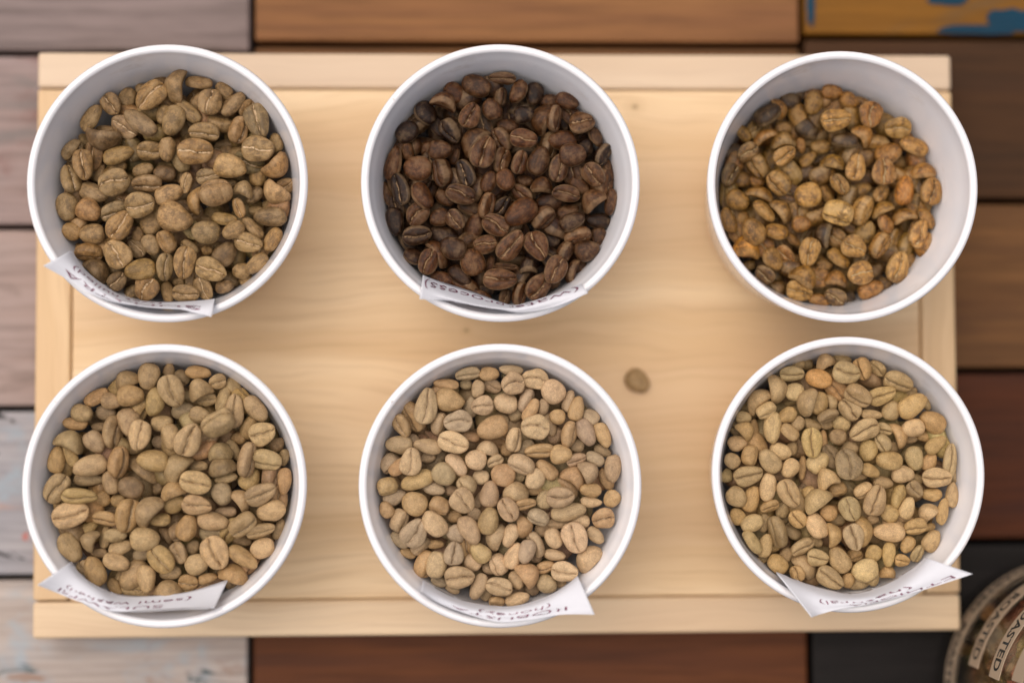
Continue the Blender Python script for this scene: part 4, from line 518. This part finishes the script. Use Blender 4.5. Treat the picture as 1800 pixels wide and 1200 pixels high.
SINGLE = 53
for i, blist in enumerate(BEANS):
    bx, by, br = BOWLS[i]
    r = random.Random(40 + i)
    surf = H - DEPTH[i] - 1.2
    zs = []
    for b in blist:
        x, y, L, W, ang, roll, lay, tone = b
        rr = math.hypot(x, y)
        z = surf + 1.2*(1 - (rr/34)**2) - 3.3*lay + 0.036*(L*W - 45) + r.uniform(-0.5, 0.5)
        zs.append(z)
    # let overlapping beans rest on each other
    def reach(b, dx, dy):
        a = math.radians(b[4]); d = math.hypot(dx, dy) + 1e-9
        c = abs(dx*math.cos(a) + dy*math.sin(a))/d; s = math.sqrt(max(0, 1 - c*c))
        return 1/math.sqrt((2*c/b[2])**2 + (2*s/b[3])**2)
    near = []
    for p in range(len(blist)):
        for q in range(p + 1, len(blist)):
            A, B = blist[p], blist[q]
            dx, dy = B[0] - A[0], B[1] - A[1]
            dd = math.hypot(dx, dy); R2 = reach(A, dx, dy) + reach(B, dx, dy)
            if dd < 0.92*R2:
                need = 0.5*(bean_dims(*A[2:4], A[5])[2] + bean_dims(*B[2:4], B[5])[2])*math.sqrt(1 - (dd/R2)**2)*0.85
                near.append((p, q, need))
    home = list(zs)
    for _ in range(14):
        for p, q, need in near:
            gap = abs(zs[p] - zs[q])
            if gap < need:
                hi_, lo_ = (p, q) if zs[p] > zs[q] else (q, p)
                zs[hi_] = min(zs[hi_] + 0.25*(need - gap), home[hi_] + 2.0)
                zs[lo_] = max(zs[lo_] - 0.35*(need - gap), home[lo_] - 3.5)
    order = sorted(range(len(blist)), key=lambda k: (blist[k][6], -blist[k][2]*blist[k][3]))
    single = set(order[:SINGLE])
    heap = Heap()
    used = {}
    for k, b in enumerate(blist):
        x, y, L, W, ang, roll, lay, tone = b
        L, W = L*0.98, W*0.97
        rr = math.hypot(x, y)
        lim = 35.4 - 0.17*(DEPTH[i] - 8) - 0.42*W
        if rr > lim: x, y = x*lim/rr, y*lim/rr
        M, sc = bean_matrix(bx + x, by + y, zs[k], L, W, ang, roll, r)
        v = r.randrange(NVAR)
        if W/L > 0.9 and abs(roll) >= 140: v = NVAR
        elif 85 <= abs(roll) <= 130: v = NVAR + 1 + r.randrange(4)
        j = 1 + r.uniform(-0.09, 0.09)
        tint = [BASE[i][c]*TONE[tone][c]**(1, 1.25, 1.4, 1, 1, 1)[i]*j*(1 + r.uniform(-0.03, 0.03)) for c in range(3)]
        if k in single:
            o = bpy.data.objects.new("coffee_bean", hi_mesh(v, i))
            o.matrix_world = M @ Matrix.Diagonal((*sc, 1))
            o.color = (*tint, 1)
            link(o)
            used.setdefault(words(i, b), []).append((L*W, o))
        else:
            heap.add(HI[v], M, sc, tint, r.random())
    for lab, lst in used.items():
        lst.sort(key=lambda e: -e[0])
        for n, (_, o) in enumerate(lst):
            tag(o, (RANKS[len(lst)][n] if len(lst) in RANKS else "") + lab + BNAME[i], "coffee bean", "coffee beans lying on top in the " + BNAME[i])
    # half hidden beans in the places no other bean covers
    pts = [(b[0], b[1]) for b in blist]
    for _ in range(2200):
        a, q = r.uniform(0, 2*math.pi), 34.0*math.sqrt(r.random())
        if r.random() < 0.4: q = r.uniform(31.5, 34.0) - 0.17*(DEPTH[i] - 8)
        x, y = q*math.cos(a), q*math.sin(a)
        if min((x - p[0])**2 + (y - p[1])**2 for p in pts) < 4.15**2: continue
        pts.append((x, y))
        L = r.uniform(7.5, 9.5); W = L*r.uniform(0.62, 0.78)
        ang = math.degrees(a) + 90 + r.uniform(-15, 15) if q > 28 else r.uniform(0, 360)
        lim = 34.9 - 0.17*(DEPTH[i] + 3 - 8) - 0.52*W
        if q > lim: x, y = x*lim/q, y*lim/q
        M, sc = bean_matrix(bx + x, by + y, surf + 1.2*(1 - (q/34)**2) - 3.7, L, W, ang, r.choice((0, 180, 150, 110, 60, 20)), r)
        tn = TONE[r.choice('nndoy' + 'kd'*(i == 1))]  # extra dark tones in the dark-bean bowl paint in shade between beans
        heap.add(HI[r.randrange(NVAR)], M, sc, [BASE[i][c]*tn[c]*r.uniform(0.85, 1.05) for c in range(3)], r.random())
    # deeper beans that show through the gaps, toned darker to suggest shade
    for lvl, (dz, step, shp) in enumerate(((9.4, 7.2, HI), (13.0, 6.8, LO))):
        n = int(36/step)
        for gx in range(-n, n + 1):
            for gy in range(-n, n + 1):
                x = (gx + 0.5*(gy % 2))*step + r.uniform(-1.4, 1.4); y = gy*step*0.9 + r.uniform(-1.4, 1.4)
                lim = 33.0 - 0.17*(DEPTH[i] + dz - 8)
                if math.hypot(x, y) > lim: continue
                L = r.uniform(8, 10); W = L*r.uniform(0.66, 0.8)
                z = surf + 1.2*(1 - (math.hypot(x, y)/34)**2) - dz + r.uniform(-0.5, 0.5)
                M, sc = bean_matrix(bx + x, by + y, z, L, W, r.uniform(0, 360), r.choice((0, 180, 180, 60, -60, 110)), r)
                tn = TONE[r.choice('nddno' + 'kkdk'*(i == 1))]  # mostly dark tones: shade of the buried layers put into bean colour
                heap.add(shp[r.randrange(NVAR)], M, sc, [BASE[i][c]*tn[c]*r.uniform(0.85, 1.05) for c in range(3)], r.random())
    h = heap.build("coffee_beans", BM[i])
    h.color = (1, 1, 1, 1)
    h["kind"] = "stuff"
    h["label"] = "smaller and half buried beans filling the " + BNAME[i]
    h["category"] = "coffee beans"

# one bean dropped on the board
M, sc = bean_matrix(44.06, -12.6, BT - 0.9 + 2.0, 8.4, 6.9, -40, 172, random.Random(3))
o = bpy.data.objects.new("coffee_bean", hi_mesh(4, 3))
o.matrix_world = M @ Matrix.Diagonal((*sc, 1)); o.color = (0.33, 0.212, 0.092, 1)
link(o); tag(o, "single olive brown bean lying loose on the board between the bowls", "coffee bean")

# ------------------------------------------------------------------ lettering
def text_mesh(body, bold=0.0):
    cu = bpy.data.curves.new("lettering", 'FONT')
    cu.body = body; cu.size = 1.0; cu.offset = bold; cu.resolution_u = 3
    ob = bpy.data.objects.new("lettering", cu)
    scene.collection.objects.link(ob)
    dg = bpy.context.evaluated_depsgraph_get()
    me = ob.evaluated_get(dg).to_mesh()
    V = np.array([v.co[:] for v in me.vertices]); F = [tuple(p.vertices) for p in me.polygons]
    ob.evaluated_get(dg).to_mesh_clear()
    bpy.data.objects.remove(ob); bpy.data.curves.remove(cu)
    return V, F

# ------------------------------------------------------------------ paper labels tucked over the rims
PAPER = paper_material("white_paper", (0.69, 0.695, 0.74))
INK = ink_material("maroon_marker_ink", (0.15, 0.06, 0.09))
def catmull(P, t):
    n = len(P) - 1
    i = min(int(t*n), n - 1); f = t*n - i
    p0, p1, p2, p3 = P[max(i-1, 0)], P[i], P[i+1], P[min(i+2, n)]
    return 0.5*((2*p1) + (p2 - p0)*f + (2*p0 - 5*p1 + 4*p2 - p3)*f*f + (3*p1 - p0 - 3*p2 + p3)*f**3)
class Sheet:
    def __init__(self, rows): self.R = np.array(rows)*MM
    def at(self, u, v):
        a, m, b = (catmull(self.R[:, q], u) for q in range(3))
        c = 2*m - 0.5*(a + b)                       # curve through all three points
        return (1-v)**2*a + 2*v*(1-v)*c + v*v*b
    def across(self, u, w):
        """the v at which the sheet has covered each share in w of its width seen from above"""
        a, b = self.at(u, 0)[:2], self.at(u, 1)[:2]
        d = b - a; L2 = max(float(np.dot(d, d)), 1e-12)
        f = [float(np.dot(self.at(u, k/30)[:2] - a, d))/L2 for k in range(31)]
        return [min(range(31), key=lambda k: abs(f[k] - x))/30 for x in w]
    def normal(self, u, v):
        e = 0.01
        n = np.cross(self.at(min(u+e, 1), v) - self.at(max(u-e, 0), v), self.at(u, min(v+e, 1)) - self.at(u, max(v-e, 0)))
        n = n/np.linalg.norm(n)
        return n if n[2] > 0 else -n
TEXT = {0: [("SUMATRA", 0.93, 0.10, 0.62, 0.86), ("(wet hulled)", 0.74, 0.12, 0.26, 0.48)],
        1: [("(water process)", 0.965, 0.03, 0.22, 0.62)],
        3: [("SULAWESI", 0.74, 0.14, 0.66, 0.86), ("(semi washed)", 0.86, 0.16, 0.34, 0.56)],
        4: [("ROBUSTA", 0.86, 0.20, 0.64, 0.84), ("(honey)", 0.76, 0.34, 0.36, 0.56)],
        5: [("ETHIOPIA", 0.93, 0.40, 0.74, 0.90), ("(natural)", 0.76, 0.20, 0.46, 0.66)]}
LLABEL = {0: "paper label tucked in the rim of the upper left bowl, flared at its tip",
          1: "creased paper label reading water process across the bowl of dark beans",
          3: "paper label curling over the rim of the lower left bowl",
          4: "paper label reading Robusta honey inside the lower middle bowl",
          5: "twisted paper label with a sharp tip pointing at the glass jar"}
for i, rows in LABELS.items():
    bx, by, br = BOWLS[i]
    S = Sheet(rows)
    NU, NV, th = 40, 10, 0.22*MM
    V, F = [], []
    for side in (0, 1):
        for a in range(NU + 1):
            for b in range(NV + 1):
                u, v = a/NU, b/NV
                V.append(tuple(S.at(u, v) - S.normal(u, v)*th*side))
    W1 = (NU + 1)*(NV + 1)
    idx = lambda a, b, s: s*W1 + a*(NV + 1) + b
    for a in range(NU):
        for b in range(NV):
            F.append((idx(a, b, 0), idx(a+1, b, 0), idx(a+1, b+1, 0), idx(a, b+1, 0)))
            F.append((idx(a, b, 1), idx(a, b+1, 1), idx(a+1, b+1, 1), idx(a+1, b, 1)))
    for a in range(NU):
        for b in (0, NV): F.append((idx(a, b, 0), idx(a, b, 1), idx(a+1, b, 1), idx(a+1, b, 0)))
    for b in range(NV):
        for a in (0, NU): F.append((idx(a, b, 0), idx(a, b+1, 0), idx(a, b+1, 1), idx(a, b, 1)))
    lab = mesh_obj("paper_label", V, F, PAPER)
    lab.location = (bx*MM, by*MM, 0)
    tag(lab, LLABEL[i], "paper label", "paper labels on the bowl rims")
    for body, u0, u1, v0, v1 in TEXT[i]:
        TV, TF = text_mesh(body, -0.008)
        x0, x1 = TV[:, 0].min(), TV[:, 0].max()
        y0, y1 = -0.05, 0.73
        table_v = {}
        def key(u, w):
            k = round(u*50)
            if k not in table_v: table_v[k] = S.across(k/50, [m/20 for m in range(21)])
            w = min(max(w, 0), 0.999)*20
            return table_v[k][int(w)]*(1 - w % 1) + table_v[k][int(w) + 1]*(w % 1)
        out = []
        for p in TV:
            u = u0 + (u1 - u0)*(p[0] - x0)/(x1 - x0); v = v0 + (v1 - v0)*(p[1] - y0)/(y1 - y0)
            u = min(max(u, 0), 1); q = key(u, v)
            v = q
            out.append(tuple(S.at(u, v) + S.normal(u, v)*0.09*MM))
        mesh_obj("lettering", out, TF, INK, lab)

# ------------------------------------------------------------------ glass jar of beans
JX, JY, JR, JH = 185.3, -112.2, 41.0, 118.0
jar = tag(empty("glass_jar", (JX*MM, JY*MM, 0.0002)), "tall glass jar of roasted beans with stacked paper strips beside the board corner", "jar")
def glass_material():
    k = NT("jar_glass")
    k.n.remove(k.b)
    tr = k.node("ShaderNodeBsdfTransparent"); tr.inputs[0].default_value = (0.93, 0.94, 0.92, 1)
    gl = k.node("ShaderNodeBsdfGlossy"); gl.inputs["Roughness"].default_value = 0.05
    lw = k.node("ShaderNodeLayerWeight"); lw.inputs[0].default_value = 0.5
    f = k.math('ADD', 0.04, k.math('MULTIPLY', k.math('POWER', lw.outputs["Facing"], 5.0), 0.9))
    mx = k.node("ShaderNodeMixShader")
    k.set(mx.inputs[0], f); k.set(mx.inputs[1], tr.outputs[0]); k.set(mx.inputs[2], gl.outputs[0])
    k.set(k.n["Material Output"].inputs[0], mx.outputs[0])
    return k.m
P = [(0, 0.0), (JR - 3, 0.0), (JR - 0.8, 0.8), (JR, 3), (JR, JH - 12), (JR - 2, JH - 7), (JR - 5, JH - 3), (JR - 5, JH), (JR - 7.4, JH), (JR - 7.4, JH - 4), (JR - 4.2, JH - 9), (JR - 2.4, JH - 13), (JR - 2.4, 6), (JR - 5, 3.4), (0, 3.2)]
V, F = lathe([(a*MM, b*MM) for a, b in P], 128)
mesh_obj("jar_body", V, F, glass_material(), jar)
km = NT("brushed_lid_metal"); lidm = km.out(km.mix(km.noise(km.obj(), 80, 3), (0.30, 0.29, 0.28), (0.38, 0.37, 0.35)), 0.35); km.b.inputs["Metallic"].default_value = 0.9
V, F = lathe([(a*MM, b*MM) for a, b in [(0, JH + 4), (JR - 5, JH + 4), (JR - 3.6, JH + 3), (JR - 3.4, JH - 6), (JR - 3.9, JH - 6.2), (JR - 4.2, JH + 0.5), (0, JH + 0.6)]], 96)
mesh_obj("lid", V, F, lidm, jar)
KRAFT = paper_material("kraft_strip_paper", (0.50, 0.385, 0.27))
JINK = ink_material("black_print", (0.012, 0.013, 0.012))
for zc, a_end, length, body in ((79, 164, 46, "ROASTED"), (59.5, 166.5, 38, "ROASTED"), (39, 165.6, 42, "ROASTED"), (17, 189, 74, "ROASTED  ROASTED")):
    hh, Rr = 4.6, JR + 0.12
    n = 40
    V, F = [], []
    for a in range(n + 1):
        th = math.radians(a_end) - (length/Rr)*(1 - a/n)
        for dz, ro in ((-hh, 0), (hh, 0), (hh, 0.16), (-hh, 0.16)):
            V.append(((Rr + ro)*MM*math.cos(th), (Rr + ro)*MM*math.sin(th), (zc + dz)*MM))
    for a in range(n):
        for q in range(4):
            q2 = (q + 1) % 4
            F.append((a*4 + q, (a+1)*4 + q, (a+1)*4 + q2, a*4 + q2))
    F += [(0, 1, 2, 3), (n*4 + 3, n*4 + 2, n*4 + 1, n*4)]
    st = mesh_obj("sticker", V, F, KRAFT, jar, smooth=False)
    TV, TF = text_mesh(body, 0.02)
    x1 = TV[:, 0].max(); x0 = TV[:, 0].min()
    tl = 3.55*len(body); hgt = 5.2
    out = []
    for p in TV:
        s = -2.2 - (6 if zc > 70 else 0) - tl*(x1 - p[0])/(x1 - x0)
        th = math.radians(a_end) + s/Rr
        out.append(((Rr + 0.24)*MM*math.cos(th), (Rr + 0.24)*MM*math.sin(th), (zc + (p[1] - 0.36)*hgt/0.73)*MM))
    mesh_obj("lettering", out, TF, JINK, st)
heap = Heap(); r = random.Random(77)
for ring, (rad, step, shp) in enumerate(((35.4, 7.2, HI), (30.0, 7.6, LO), (24, 8.5, LO))):
    z = 7.0
    while z < 100:
        m = int(2*math.pi*rad/step)
        for q in range(m):
            a = 2*math.pi*(q + r.random()*0.6)/m
            L = r.uniform(9, 11.5); W = L*r.uniform(0.68, 0.8)
            rot = Euler((r.uniform(-0.5, 0.5) + (math.pi if r.random() < .5 else 0), math.pi/2 + r.uniform(-.4, .4), a), 'XYZ').to_matrix().to_4x4()
            rot = Matrix.Rotation(a, 4, 'Z') @ Matrix.Rotation(math.pi/2 + r.uniform(-.5, .5), 4, 'Y') @ Matrix.Rotation(r.uniform(0, 6.28), 4, 'Z') @ Matrix.Rotation(math.pi*r.randrange(2) + r.uniform(-.5, .5), 4, 'X')
            M = Matrix.Translation(((JX + rad*math.cos(a))*MM, (JY + rad*math.sin(a))*MM, (z + r.uniform(-2, 2))*MM)) @ rot
            heap.add(shp[r.randrange(NVAR)], M, (L/2*MM, W/2*MM, W*0.55*MM), [c*r.uniform(0.7, 1.25) for c in (0.50, 0.275, 0.115)], r.random())
        z += 6.6
hb = heap.build("roasted_beans", BM[2])
hb.color = (1, 1, 1, 1)
hb["kind"] = "stuff"; hb["label"] = "roasted beans packed inside the glass jar"; hb["category"] = "coffee beans"
